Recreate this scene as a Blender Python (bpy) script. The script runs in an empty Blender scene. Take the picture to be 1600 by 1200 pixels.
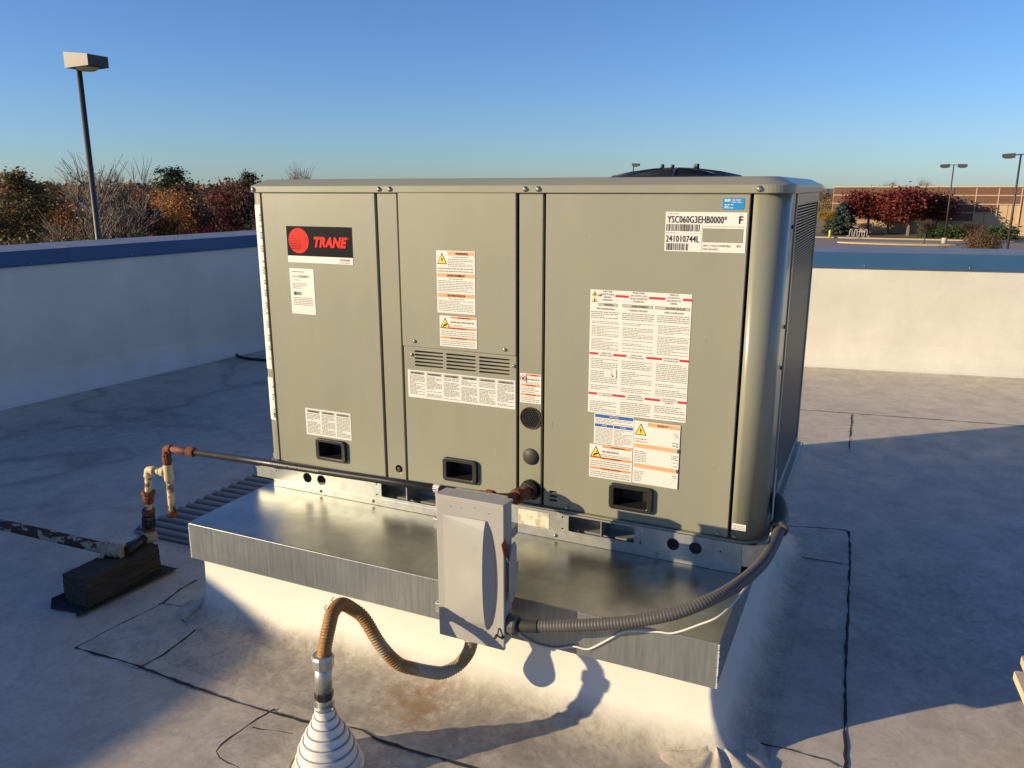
import bpy, bmesh, math, random
from mathutils import Vector, Matrix
R = math.radians
random.seed(7)
scn = bpy.context.scene
COL = scn.collection

# ------------------------------------------------------------------ camera, sky, sun, exposure
CAM = Vector((1.9845, -2.2237, 1.4373))
YAW, PITCH, ROLL = 0.4310, 0.2416, -0.0014
fwd = Vector((-math.sin(YAW) * math.cos(PITCH), math.cos(YAW) * math.cos(PITCH), -math.sin(PITCH)))
rt = Vector((math.cos(YAW), math.sin(YAW), 0)); up = rt.cross(fwd)
rt, up = rt * math.cos(ROLL) + up * math.sin(ROLL), up * math.cos(ROLL) - rt * math.sin(ROLL)
cd = bpy.data.cameras.new('camera'); cam = bpy.data.objects.new('camera', cd); COL.objects.link(cam)
cam.matrix_world = Matrix(((rt.x, up.x, -fwd.x, CAM.x), (rt.y, up.y, -fwd.y, CAM.y), (rt.z, up.z, -fwd.z, CAM.z), (0, 0, 0, 1)))
cd.sensor_width = 36; cd.lens = 28.03; cd.clip_start = 0.05; cd.clip_end = 6000
scn.camera = cam

SUN_AZ, SUN_EL = 39.0, 14.0          # light travels towards +x,+y at this angle from +x
world = bpy.data.worlds.new('World'); scn.world = world; world.use_nodes = True
wn = world.node_tree.nodes; wl = world.node_tree.links
bg = wn['Background']; sky = wn.new('ShaderNodeTexSky'); sky.sky_type = 'NISHITA'
sky.sun_disc = False; sky.sun_elevation = R(SUN_EL)
sv = Vector((-math.cos(R(SUN_AZ)), -math.sin(R(SUN_AZ)), 0))       # horizontally towards the sun
sky.sun_rotation = math.atan2(sv.x, sv.y)
sky.air_density = 1.0; sky.dust_density = 0.25; sky.ozone_density = 2.2; sky.altitude = 200
tint = wn.new('ShaderNodeMix'); tint.data_type = 'RGBA'; tint.blend_type = 'MULTIPLY'; tint.inputs[0].default_value = 1.0
tint.inputs[7].default_value = (0.455, 0.635, 0.99, 1)                # the camera's daylight white balance
wl.new(sky.outputs[0], tint.inputs[6]); wl.new(tint.outputs[2], bg.inputs[0]); bg.inputs[1].default_value = 0.113
sl = bpy.data.lights.new('sun', 'SUN'); sun = bpy.data.objects.new('sun', sl); COL.objects.link(sun)
sl.energy = 5.0; sl.angle = R(0.55); sl.color = (1.0, 0.81, 0.53)
trav = Vector((math.cos(R(SUN_AZ)) * math.cos(R(SUN_EL)), math.sin(R(SUN_AZ)) * math.cos(R(SUN_EL)), -math.sin(R(SUN_EL))))
sun.rotation_euler = trav.to_track_quat('-Z', 'Y').to_euler()
sun.location = (-20, -16, 8)
scn.view_settings.view_transform = 'Standard'; scn.view_settings.look = 'None'
scn.view_settings.exposure = 0.55; scn.view_settings.gamma = 1; scn.view_settings.use_curve_mapping = False

# ------------------------------------------------------------------ materials
def mat(name, col, rough=0.6, metal=0.0, spec=0.5, noise=0.0, nscale=6.0, col2=None, bump=0.0, bscale=40.0,
        stretch=None, detail=6.0, contrast=None, coat=0.0):
    m = bpy.data.materials.new(name); m.use_nodes = True
    nt = m.node_tree; b = nt.nodes['Principled BSDF']
    b.inputs['Base Color'].default_value = (*col, 1); b.inputs['Roughness'].default_value = rough
    b.inputs['Metallic'].default_value = metal; b.inputs['Specular IOR Level'].default_value = spec
    b.inputs['Coat Weight'].default_value = coat; b.inputs['Coat Roughness'].default_value = 0.08
    geo = nt.nodes.new('ShaderNodeNewGeometry')
    vec = geo.outputs['Position']
    if stretch:
        mp = nt.nodes.new('ShaderNodeMapping'); mp.inputs['Scale'].default_value = stretch
        nt.links.new(vec, mp.inputs[0]); vec = mp.outputs[0]
    if noise > 0 or col2:
        n = nt.nodes.new('ShaderNodeTexNoise'); n.inputs['Scale'].default_value = nscale
        n.inputs['Detail'].default_value = detail; n.inputs['Roughness'].default_value = 0.62
        nt.links.new(vec, n.inputs['Vector'])
        cr = nt.nodes.new('ShaderNodeValToRGB')
        lo, hi = contrast or (0.3, 0.7)
        cr.color_ramp.elements[0].position = lo; cr.color_ramp.elements[1].position = hi
        if col2:
            cr.color_ramp.elements[0].color = (*col, 1); cr.color_ramp.elements[1].color = (*col2, 1)
        else:
            cr.color_ramp.elements[0].color = (*[c * (1 - noise) for c in col], 1)
            cr.color_ramp.elements[1].color = (*[min(1, c * (1 + noise)) for c in col], 1)
        nt.links.new(n.outputs[0], cr.inputs[0]); nt.links.new(cr.outputs[0], b.inputs['Base Color'])
    if bump > 0:
        n2 = nt.nodes.new('ShaderNodeTexNoise'); n2.inputs['Scale'].default_value = bscale; n2.inputs['Detail'].default_value = 4
        nt.links.new(vec, n2.inputs['Vector'])
        bp = nt.nodes.new('ShaderNodeBump'); bp.inputs['Strength'].default_value = bump; bp.inputs['Distance'].default_value = 0.01
        nt.links.new(n2.outputs[0], bp.inputs['Height']); nt.links.new(bp.outputs[0], b.inputs['Normal'])
    return m

class G:                                   # tiny node-graph helper
    def __init__(s, m): s.nt = m.node_tree; s.n = s.nt.nodes; s.l = s.nt.links
    def node(s, t, **k):
        x = s.n.new(t)
        for a, v in k.items(): setattr(x, a, v)
        return x
    def noise(s, vec, scale, detail=6, rough=0.6):
        x = s.node('ShaderNodeTexNoise'); x.inputs['Scale'].default_value = scale; x.inputs['Detail'].default_value = detail
        x.inputs['Roughness'].default_value = rough; s.l.new(vec, x.inputs['Vector']); return x.outputs[0]
    def ramp(s, fac, lo, hi, c0=(0, 0, 0), c1=(1, 1, 1)):
        x = s.node('ShaderNodeValToRGB'); e = x.color_ramp.elements
        e[0].position, e[1].position = lo, hi; e[0].color, e[1].color = (*c0, 1), (*c1, 1)
        s.l.new(fac, x.inputs[0]); return x.outputs[0]
    def mix(s, fac, a, b, mode='MIX'):
        x = s.node('ShaderNodeMix', data_type='RGBA', blend_type=mode)
        for v, i in ((fac, 0), (a, 6), (b, 7)):
            if isinstance(v, (int, float)): x.inputs[i].default_value = v
            elif isinstance(v, tuple): x.inputs[i].default_value = (*v, 1)
            else: s.l.new(v, x.inputs[i])
        return x.outputs[2]
    def math(s, op, a, b=None):
        x = s.node('ShaderNodeMath', operation=op)
        for i, v in enumerate((a, b)):
            if v is None: continue
            if isinstance(v, (int, float)): x.inputs[i].default_value = v
            else: s.l.new(v, x.inputs[i])
        return x.outputs[0]

def membrane_mat(name, base, worn, dirt, dirt_amt, spots, rise=None):
    m = mat(name, base, rough=0.55, spec=0.35); g = G(m); b = g.n['Principled BSDF']
    pos = g.node('ShaderNodeNewGeometry').outputs['Position']
    big = g.ramp(g.noise(pos, 0.9, 5), 0.38, 0.64)
    c = g.mix(big, base, worn)
    wv = g.node('ShaderNodeVectorMath', operation='ADD')                        # warped coordinates: swirled mop marks
    nz = g.node('ShaderNodeTexNoise'); nz.inputs['Scale'].default_value = 2.2; g.l.new(pos, nz.inputs['Vector'])
    sc = g.node('ShaderNodeVectorMath', operation='SCALE'); sc.inputs['Scale'].default_value = 0.16
    g.l.new(nz.outputs['Color'], sc.inputs[0]); g.l.new(pos, wv.inputs[0]); g.l.new(sc.outputs[0], wv.inputs[1])
    mid = g.ramp(g.noise(wv.outputs[0], 9, 8, 0.68), 0.5 - 0.08, 0.5 + 0.16)
    c = g.mix(g.math('MULTIPLY', mid, dirt_amt), c, dirt)
    fine = g.ramp(g.noise(wv.outputs[0], 55, 8, 0.8), 0.50, 0.63)
    c = g.mix(g.math('MULTIPLY', fine, dirt_amt * 0.7), c, tuple(x * 0.55 for x in dirt))
    pale = g.ramp(g.noise(wv.outputs[0], 17, 7, 0.7), 0.58, 0.7)
    c = g.mix(g.math('MULTIPLY', pale, 0.35), c, tuple(min(0.8, x * 1.3) for x in base))
    lines = g.math('ABSOLUTE', g.math('SUBTRACT', g.noise(wv.outputs[0], 0.75, 3, 0.5), 0.52))          # tide marks of dried ponds
    low = g.node('ShaderNodeSeparateXYZ'); g.l.new(pos, low.inputs[0]); pond = g.node('ShaderNodeMapRange'); pond.inputs[1].default_value = -0.7; pond.inputs[2].default_value = -1.7; g.l.new(low.outputs['X'], pond.inputs[0])
    c = g.mix(g.math('MULTIPLY', g.math('MULTIPLY', g.ramp(lines, 0.0, 0.026, (1, 1, 1), (0, 0, 0)), pond.outputs[0]), 0.42), c, tuple(x * .7 for x in dirt))          # water stands on the low left side
    for (x, y, z, r, col, amt) in spots:                                         # dried-puddle stains
        d = g.node('ShaderNodeVectorMath', operation='DISTANCE'); d.inputs[1].default_value = (x - .145, y - .145, 0.08)
        g.l.new(wv.outputs[0], d.inputs[0])
        f = g.node('ShaderNodeMapRange'); f.inputs[1].default_value = r; f.inputs[2].default_value = r * 0.35
        g.l.new(d.outputs['Value'], f.inputs[0])
        tex = g.ramp(g.noise(wv.outputs[0], 26, 8, 0.75), 0.36, 0.62)
        c = g.mix(g.math('MULTIPLY', g.math('MULTIPLY', f.outputs[0], tex), amt), c, col)
    if rise:                                                                      # clean upright, soiled foot
        sp = g.node('ShaderNodeSeparateXYZ'); g.l.new(pos, sp.inputs[0])
        h = g.math('ADD', sp.outputs['Z'], g.math('MULTIPLY', g.math('SUBTRACT', g.noise(wv.outputs[0], 11, 8, 0.7), 0.5), rise[2]))
        f = g.node('ShaderNodeMapRange'); f.inputs[1].default_value = rise[0]; f.inputs[2].default_value = rise[1]; g.l.new(h, f.inputs[0])
        c = g.mix(f.outputs[0], c, g.mix(g.ramp(g.noise(pos, 3, 5), 0.35, 0.7), (0.63, 0.60, 0.52), (0.70, 0.665, 0.58)))
    g.l.new(c, b.inputs['Base Color'])
    bp = g.node('ShaderNodeBump'); bp.inputs['Strength'].default_value = 0.055; bp.inputs['Distance'].default_value = 0.006
    g.l.new(g.math('ADD', g.noise(wv.outputs[0], 14, 6, 0.6), g.math('MULTIPLY', g.noise(pos, 110, 3, 0.6), 0.35)), bp.inputs['Height']); g.l.new(bp.outputs[0], b.inputs['Normal'])
    rr = g.ramp(g.noise(pos, 5, 5), 0.35, 0.7, (0.42,) * 3, (0.7,) * 3); g.l.new(rr, b.inputs['Roughness'])
    return m

o3 = 0.225
M = {}
STAINS = [(0.75 + o3, -0.62 + o3, o3, 0.8, (0.22, 0.188, 0.152), 0.48), (1.25 + o3, -0.75 + o3, o3, 0.7, (0.23, 0.20, 0.16), 0.45),
     (-0.9 + o3, 2.0 + o3, o3, 1.1, (0.17, 0.15, 0.14), 0.6), (-2.2 + o3, 1.2 + o3, o3, 0.9, (0.17, 0.16, 0.15), 0.5),
     (2.3 + o3, 0.6 + o3, o3, 0.9, (0.22, 0.21, 0.19), 0.6), (0.9 + o3, -0.53 + o3, o3, 0.14, (0.28, 0.15, 0.05), 0.8)]
M['roof'] = membrane_mat('roof_membrane', (0.61, 0.53, 0.42), (0.535, 0.47, 0.38), (0.21, 0.178, 0.142), 0.34, STAINS)
M['patch'] = membrane_mat('membrane_patch', (0.585, 0.51, 0.405), (0.51, 0.45, 0.365), (0.19, 0.165, 0.135), 0.5, STAINS)
M['curbmem'] = membrane_mat('curb_membrane', (0.56, 0.49, 0.39), (0.48, 0.42, 0.335), (0.17, 0.145, 0.115), 0.62, STAINS, (0.016, 0.085, 0.06))
M['wallmem'] = mat('wall_membrane', (0.58, 0.55, 0.465), rough=0.5, col2=(0.70, 0.665, 0.575), nscale=2.2, detail=9, bump=0.4, bscale=5)
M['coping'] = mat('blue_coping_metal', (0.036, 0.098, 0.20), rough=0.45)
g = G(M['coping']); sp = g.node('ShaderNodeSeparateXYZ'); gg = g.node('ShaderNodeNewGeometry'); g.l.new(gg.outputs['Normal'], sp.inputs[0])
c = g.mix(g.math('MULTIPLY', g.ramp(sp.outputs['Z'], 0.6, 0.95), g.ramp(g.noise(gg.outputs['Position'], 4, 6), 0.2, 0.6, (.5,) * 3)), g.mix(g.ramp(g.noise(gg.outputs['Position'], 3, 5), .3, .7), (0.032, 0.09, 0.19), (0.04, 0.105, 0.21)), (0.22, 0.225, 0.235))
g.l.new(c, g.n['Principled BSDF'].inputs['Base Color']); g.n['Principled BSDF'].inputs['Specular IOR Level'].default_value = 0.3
M['beige'] = mat('olive_grey_paint', (0.250, 0.243, 0.178), rough=0.42, noise=0.06, nscale=5, stretch=(1, 1, .3), bump=0.16, bscale=2.2, coat=0.1)
M['beige2'] = mat('olive_grey_post_paint', (0.255, 0.247, 0.178), rough=0.36, noise=0.05, nscale=2.5, bump=0.04, bscale=4.0, coat=0.18)
M['dark'] = mat('dark_interior', (0.02, 0.02, 0.018), rough=0.8)
M['black'] = mat('black_plastic', (0.018, 0.017, 0.016), rough=0.42, noise=0.2, nscale=60)
M['blackmetal'] = mat('black_metal', (0.012, 0.012, 0.013), rough=0.4)
M['white'] = mat('white_sticker', (0.66, 0.64, 0.575), rough=0.5, noise=0.03, nscale=5)
M['print'] = mat('grey_print', (0.25, 0.235, 0.21), spec=0.12, rough=0.6)
M['ink'] = mat('black_ink', (0.03, 0.03, 0.03), spec=0.12, rough=0.55)
M['navyblk'] = mat('logo_black', (0.009, 0.010, 0.013), spec=0.06, rough=0.45)
M['red'] = mat('logo_red', (0.70, 0.028, 0.018), spec=0.12, rough=0.5)
M['crimson'] = mat('band_crimson', (0.50, 0.015, 0.045), rough=0.5)
M['orange'] = mat('band_orange', (0.72, 0.24, 0.05), rough=0.5)
M['paleorange'] = mat('band_faded_orange', (0.70, 0.33, 0.16), rough=0.5)
M['yellow'] = mat('triangle_yellow', (0.78, 0.56, 0.06), rough=0.5)
M['blue'] = mat('band_blue', (0.02, 0.10, 0.33), rough=0.5)
M['cyan'] = mat('sticker_blue', (0.01, 0.22, 0.52), rough=0.4)
M['greyband'] = mat('grey_band', (0.42, 0.40, 0.35), rough=0.5)
M['screw'] = mat('screw_metal', (0.40, 0.37, 0.30), rough=0.3, metal=0.8)
M['boxgrey'] = mat('grey_enamel', (0.34, 0.325, 0.29), rough=0.42, noise=0.06, nscale=8)
M['rust'] = mat('rust', (0.085, 0.026, 0.013), rough=0.85, col2=(0.22, 0.065, 0.022), nscale=45, bump=0.5, bscale=120)
M['rustpaint'] = mat('yellow_paint_over_rust', (0.12, 0.045, 0.022), rough=0.7, col2=(0.62, 0.50, 0.28), nscale=42, contrast=(0.42, 0.52), bump=0.4, bscale=90)
M['oldpipe'] = mat('flaking_pipe_paint', (0.05, 0.025, 0.018), rough=0.75, col2=(0.36, 0.31, 0.25), nscale=24, contrast=(0.50, 0.54), bump=0.5, bscale=80, stretch=(0.5, 1, 1))
M['tape'] = mat('pipe_tape', (0.34, 0.28, 0.19), rough=0.8, noise=0.25, nscale=50, bump=0.5, bscale=70)
M['blackpipe'] = mat('black_steel_pipe', (0.018, 0.017, 0.016), rough=0.38, noise=0.35, nscale=30, spec=0.5)
M['timber'] = mat('weathered_timber', (0.022, 0.018, 0.012), rough=0.85, col2=(0.055, 0.045, 0.028), nscale=5, stretch=(14, 1.2, 14), bump=0.7, bscale=8)
M['rubber'] = mat('black_rubber', (0.025, 0.024, 0.023), rough=0.7)
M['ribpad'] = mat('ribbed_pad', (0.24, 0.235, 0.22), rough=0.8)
g = G(M['ribpad']); sp = g.node('ShaderNodeSeparateXYZ'); gg = g.node('ShaderNodeNewGeometry'); g.l.new(gg.outputs['Position'], sp.inputs[0])    # shade between the ribs put into the groove colour
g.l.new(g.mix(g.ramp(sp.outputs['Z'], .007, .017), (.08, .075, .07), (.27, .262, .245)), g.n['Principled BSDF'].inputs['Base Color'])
M['flex'] = mat('rusted_flex_conduit', (0.29, 0.14, 0.036), rough=0.6, col2=(0.38, 0.325, 0.22), nscale=4.5, contrast=(0.45, 0.58), metal=0.15, bump=0.2, bscale=90)
M['fitting'] = mat('galvanised_fitting', (0.42, 0.42, 0.38), rough=0.42, metal=0.8, noise=0.25, nscale=25)
M['boot'] = mat('white_rubber_boot', (0.66, 0.63, 0.57), rough=0.6, noise=0.06, nscale=14)
M['bootline'] = mat('boot_step_groove_grey', (0.27, 0.25, 0.22), rough=0.8)  # darker grey for the thin ring at each step
M['greyconduit'] = mat('grey_pvc_conduit', (0.085, 0.08, 0.072), rough=0.5, noise=0.1, nscale=30)
M['cable'] = mat('white_cable', (0.62, 0.59, 0.52), rough=0.5)
M['tan'] = mat('tan_board', (0.60, 0.46, 0.29), rough=0.75, noise=0.15, nscale=8, stretch=(1, 6, 1))
M['seam'] = mat('seam_sealant', (0.022, 0.02, 0.018), rough=0.85)

def galv(name, col, rough, s, metal=1.0):
    m = mat(name, col, rough=rough, metal=metal); g = G(m); b = g.n['Principled BSDF']
    pos = g.node('ShaderNodeNewGeometry').outputs['Position']
    mp = g.node('ShaderNodeMapping'); mp.inputs['Scale'].default_value = s; g.l.new(pos, mp.inputs[0])
    n = g.noise(mp.outputs[0], 12, 6, 0.6); c = g.mix(g.ramp(n, 0.3, 0.72), tuple(x * 0.82 for x in col), tuple(min(1, x * 1.15) for x in col))
    dust = g.ramp(g.noise(pos, 260, 2, 0.5), 0.70, 0.76); sm = g.ramp(g.noise(pos, 6, 5), 0.45, 0.75)
    c = g.mix(g.math('MULTIPLY', dust, 0.35), c, (0.7, 0.68, 0.6))
    g.l.new(c, b.inputs['Base Color'])
    rg = g.ramp(sm, 0.0, 1.0, (rough,) * 3, (rough + 0.06,) * 3); g.l.new(rg, b.inputs['Roughness'])
    bp = g.node('ShaderNodeBump'); bp.inputs['Strength'].default_value = 0.12; bp.inputs['Distance'].default_value = 0.01
    g.l.new(g.noise(pos, 5, 3), bp.inputs['Height']); g.l.new(bp.outputs[0], b.inputs['Normal'])
    return m
M['galvtop'] = galv('galvanised_top', (0.42, 0.435, 0.41), 0.30, (1, 1, 1))
M['galvface'] = galv('galvanised_face', (0.33, 0.345, 0.33), 0.40, (9, 9, 0.6), 0.8)
M['galvrail'] = galv('galvanised_rail', (0.44, 0.445, 0.41), 0.40, (3, 3, 3), 0.65)

# ------------------------------------------------------------------ object helpers
WL = {}
def reg(o, parent=None, label=None, cat=None, group=None, kind=None):
    if o.name not in COL.objects: COL.objects.link(o)
    if parent:
        o.parent = parent; o.location = Vector(o.location) - WL.get(parent.name, Vector())
        WL[o.name] = Vector(o.location) + WL.get(parent.name, Vector())
    else: WL[o.name] = Vector(o.location)
    for k, v in (('label', label), ('category', cat), ('group', group), ('kind', kind)):
        if v: o[k] = v
    return o
def thing(name, label, cat, loc=(0, 0, 0), group=None, kind=None):
    o = bpy.data.objects.new(name, None); o.location = loc; o.empty_display_size = 0.1
    return reg(o, None, label, cat, group, kind)
def mk(name, verts, faces, mats, parent=None, smooth=False, idx=None, **kw):
    me = bpy.data.meshes.new(name); me.from_pydata([tuple(v) for v in verts], [], faces)
    for m_ in (mats if isinstance(mats, (list, tuple)) else [mats]): me.materials.append(m_)
    if idx: me.polygons.foreach_set('material_index', idx)
    if smooth: me.polygons.foreach_set('use_smooth', [True] * len(me.polygons))
    me.update(); return reg(bpy.data.objects.new(name, me), parent, **kw)
def from_bm(name, bm, mats, parent=None, smooth=False, **kw):
    me = bpy.data.meshes.new(name); bm.to_mesh(me); bm.free()
    for m_ in (mats if isinstance(mats, (list, tuple)) else [mats]): me.materials.append(m_)
    if smooth: me.polygons.foreach_set('use_smooth', [True] * len(me.polygons))
    return reg(bpy.data.objects.new(name, me), parent, **kw)
def box(name, x0, x1, y0, y1, z0, z1, m_, parent=None, bevel=0.0, seg=2, rot=None, **kw):
    bm = bmesh.new(); bmesh.ops.create_cube(bm, size=1)
    c = Vector(((x0 + x1) / 2, (y0 + y1) / 2, (z0 + z1) / 2))
    for v in bm.verts: v.co = Vector((v.co.x * (x1 - x0), v.co.y * (y1 - y0), v.co.z * (z1 - z0)))
    if bevel: bmesh.ops.bevel(bm, geom=bm.edges[:], offset=bevel, segments=seg, affect='EDGES', profile=0.5)
    if rot: bmesh.ops.rotate(bm, verts=bm.verts, cent=(0, 0, 0), matrix=rot)
    bmesh.ops.translate(bm, verts=bm.verts, vec=c)
    return from_bm(name, bm, m_, parent, **kw)
def catmull(pts, n=8):
    P = [Vector(p) for p in pts]; P = [P[0] * 2 - P[1]] + P + [P[-1] * 2 - P[-2]]; out = []
    for i in range(1, len(P) - 2):
        for k in range(n):
            t = k / n; a, b_, c_, d = P[i - 1:i + 3]
            out.append(0.5 * ((2 * b_) + (c_ - a) * t + (2 * a - 5 * b_ + 4 * c_ - d) * t * t + (3 * b_ - a - 3 * c_ + d) * t ** 3))
    out.append(P[-2]); return out
def resample(pts, step):
    out = [pts[0].copy()]; acc = 0.0
    for a, b_ in zip(pts, pts[1:]):
        L = (b_ - a).length; t = step - acc
        while t <= L: out.append(a.lerp(b_, t / L)); t += step
        acc = (acc + L) % step if L else acc
    return out
def tube_geo(pts, r, seg=12, cap=True):
    pts = [Vector(p) for p in pts]; n = len(pts)
    rs = r if isinstance(r, (list, tuple)) else [r] * n
    V, F = [], []; t0 = (pts[1] - pts[0]).normalized()
    u = t0.orthogonal().normalized()
    for i, p in enumerate(pts):
        t = (pts[min(i + 1, n - 1)] - pts[max(i - 1, 0)]).normalized()
        u = (u - t * u.dot(t)); u = u.normalized() if u.length > 1e-6 else t.orthogonal().normalized(); w = t.cross(u)
        for k in range(seg):
            a = 2 * math.pi * k / seg; V.append(p + (u * math.cos(a) + w * math.sin(a)) * rs[i])
    for i in range(n - 1):
        for k in range(seg):
            a, b_ = i * seg + k, i * seg + (k + 1) % seg; F.append((a, b_, b_ + seg, a + seg))
    if cap: F.append(tuple(range(seg - 1, -1, -1))); F.append(tuple((n - 1) * seg + k for k in range(seg)))
    return V, F
def tube(name, pts, r, m_, parent=None, seg=12, smooth=True, **kw):
    V, F = tube_geo(pts, r, seg); o = mk(name, V, F, m_, parent, smooth, **kw)
    if smooth:
        for p in o.data.polygons:
            if len(p.vertices) > 4: p.use_smooth = False
    return o
def lathe(name, c, prof, m_, parent=None, seg=28, axis='Z', smooth=True, **kw):
    V, F = [], []
    for (r, h_) in prof:
        for k in range(seg):
            a = 2 * math.pi * k / seg; x, y = r * math.cos(a), r * math.sin(a)
            V.append({'Z': (c[0] + x, c[1] + y, c[2] + h_), 'Y': (c[0] + x, c[1] + h_, c[2] + y), 'X': (c[0] + h_, c[1] + x, c[2] + y)}[axis])
    n = len(prof)
    for i in range(n - 1):
        for k in range(seg):
            a, b_ = i * seg + k, i * seg + (k + 1) % seg; F.append((a, b_, b_ + seg, a + seg))
    F.append(tuple(range(seg - 1, -1, -1))); F.append(tuple((n - 1) * seg + k for k in range(seg)))
    o = mk(name, V, F, m_, parent, smooth, **kw)
    for p in o.data.polygons:
        if len(p.vertices) > 4: p.use_smooth = False
    return o
def rrect(x0, x1, y0, y1, r, n=6):
    rs = r if isinstance(r, (list, tuple)) else [r] * 4            # corners: (x0,y0) (x1,y0) (x1,y1) (x0,y1)
    out = []
    for (cx, cy, a0), rr in zip(((x0, y0, 180), (x1, y0, 270), (x1, y1, 0), (x0, y1, 90)), rs):
        ox = cx + rr if cx == x0 else cx - rr; oy = cy + rr if cy == y0 else cy - rr
        for k in range(n + 1):
            a = R(a0 + 90 * k / n); out.append((ox + rr * math.cos(a), oy + rr * math.sin(a)))
    return out
def circ(cx, cy, r, n=24): return [(cx + r * math.cos(2 * math.pi * k / n), cy + r * math.sin(2 * math.pi * k / n)) for k in range(n)]
def plate(name, loops, y, th, m_, parent=None, bevel=0.0012, smooth=False, **kw):
    """A sheet standing in the x-z plane with its front face at y; loops[0] is its outline, the others are holes."""
    cu = bpy.data.curves.new(name, 'CURVE'); cu.dimensions = '2D'; cu.fill_mode = 'BOTH'
    cu.extrude = max(th / 2 - bevel, 1e-5); cu.bevel_depth = bevel; cu.bevel_resolution = 1; cu.offset = -bevel
    for L in loops:
        s = cu.splines.new('POLY'); s.points.add(len(L) - 1); s.use_cyclic_u = True
        for p, q in zip(s.points, L): p.co = (q[0], q[1], 0, 1)
    t = bpy.data.objects.new('tmp', cu); COL.objects.link(t)
    me = bpy.data.meshes.new_from_object(t.evaluated_get(bpy.context.evaluated_depsgraph_get()))
    bpy.data.objects.remove(t); bpy.data.curves.remove(cu)
    for v in me.vertices: v.co = (v.co.x, y + th / 2 - v.co.z, v.co.y)
    me.name = name; me.materials.clear(); me.materials.append(m_)
    return reg(bpy.data.objects.new(name, me), parent, **kw)
def profile(name, pts, z0, z1, th, m_, parent=None, **kw):
    """A vertical sheet: polyline in plan extruded from z0 to z1, thickened inwards (to the right of travel)."""
    P = [Vector((p[0], p[1])) for p in pts]; N = []
    for i in range(len(P)):
        d = (P[min(i + 1, len(P) - 1)] - P[max(i - 1, 0)]).normalized(); N.append(Vector((-d.y, d.x)))
    V, F = [], []; n = len(P)
    for p, q in zip(P, N):
        i_ = p + q * th; V += [(p.x, p.y, z0), (p.x, p.y, z1), (i_.x, i_.y, z1), (i_.x, i_.y, z0)]
    for i in range(n - 1):
        for k in range(4):
            a, b_ = i * 4 + k, i * 4 + (k + 1) % 4; F.append((a, a + 4, b_ + 4, b_))
    F += [(0, 1, 2, 3), tuple((n - 1) * 4 + k for k in (3, 2, 1, 0))]
    return mk(name, V, F, m_, parent, **kw)
def rings(name, loops, m_, parent=None, cap0=True, cap1=True, smooth=False, **kw):
    n = len(loops[0]); V = [v for L in loops for v in L]; F = []
    for i in range(len(loops) - 1):
        for k in range(n):
            a, b_ = i * n + k, i * n + (k + 1) % n; F.append((a, b_, b_ + n, a + n))
    if cap0: F.append(tuple(range(n - 1, -1, -1)))
    if cap1: F.append(tuple((len(loops) - 1) * n + k for k in range(n)))
    return mk(name, V, F, m_, parent, smooth, **kw)
_tc = {}
def text_geo(s, bold=0.0, shear=0.0):
    key = (s, bold, shear)
    if key not in _tc:
        cu = bpy.data.curves.new('t', 'FONT'); cu.body = s; cu.size = 1; cu.offset = bold; cu.shear = shear; cu.space_character = 1.06; cu.resolution_u = 2
        t = bpy.data.objects.new('t', cu); COL.objects.link(t)
        me = bpy.data.meshes.new_from_object(t.evaluated_get(bpy.context.evaluated_depsgraph_get()))
        V = [(v.co.x, v.co.y) for v in me.vertices]; F = [tuple(p.vertices) for p in me.polygons]
        bpy.data.objects.remove(t); bpy.data.curves.remove(cu); bpy.data.meshes.remove(me)
        x0 = min(v[0] for v in V); x1 = max(v[0] for v in V); y0 = min(v[1] for v in V); y1 = max(v[1] for v in V)
        _tc[key] = ([((v[0] - x0) / (x1 - x0), (v[1] - y0) / (y1 - y0)) for v in V], F)
    return _tc[key]
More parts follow.
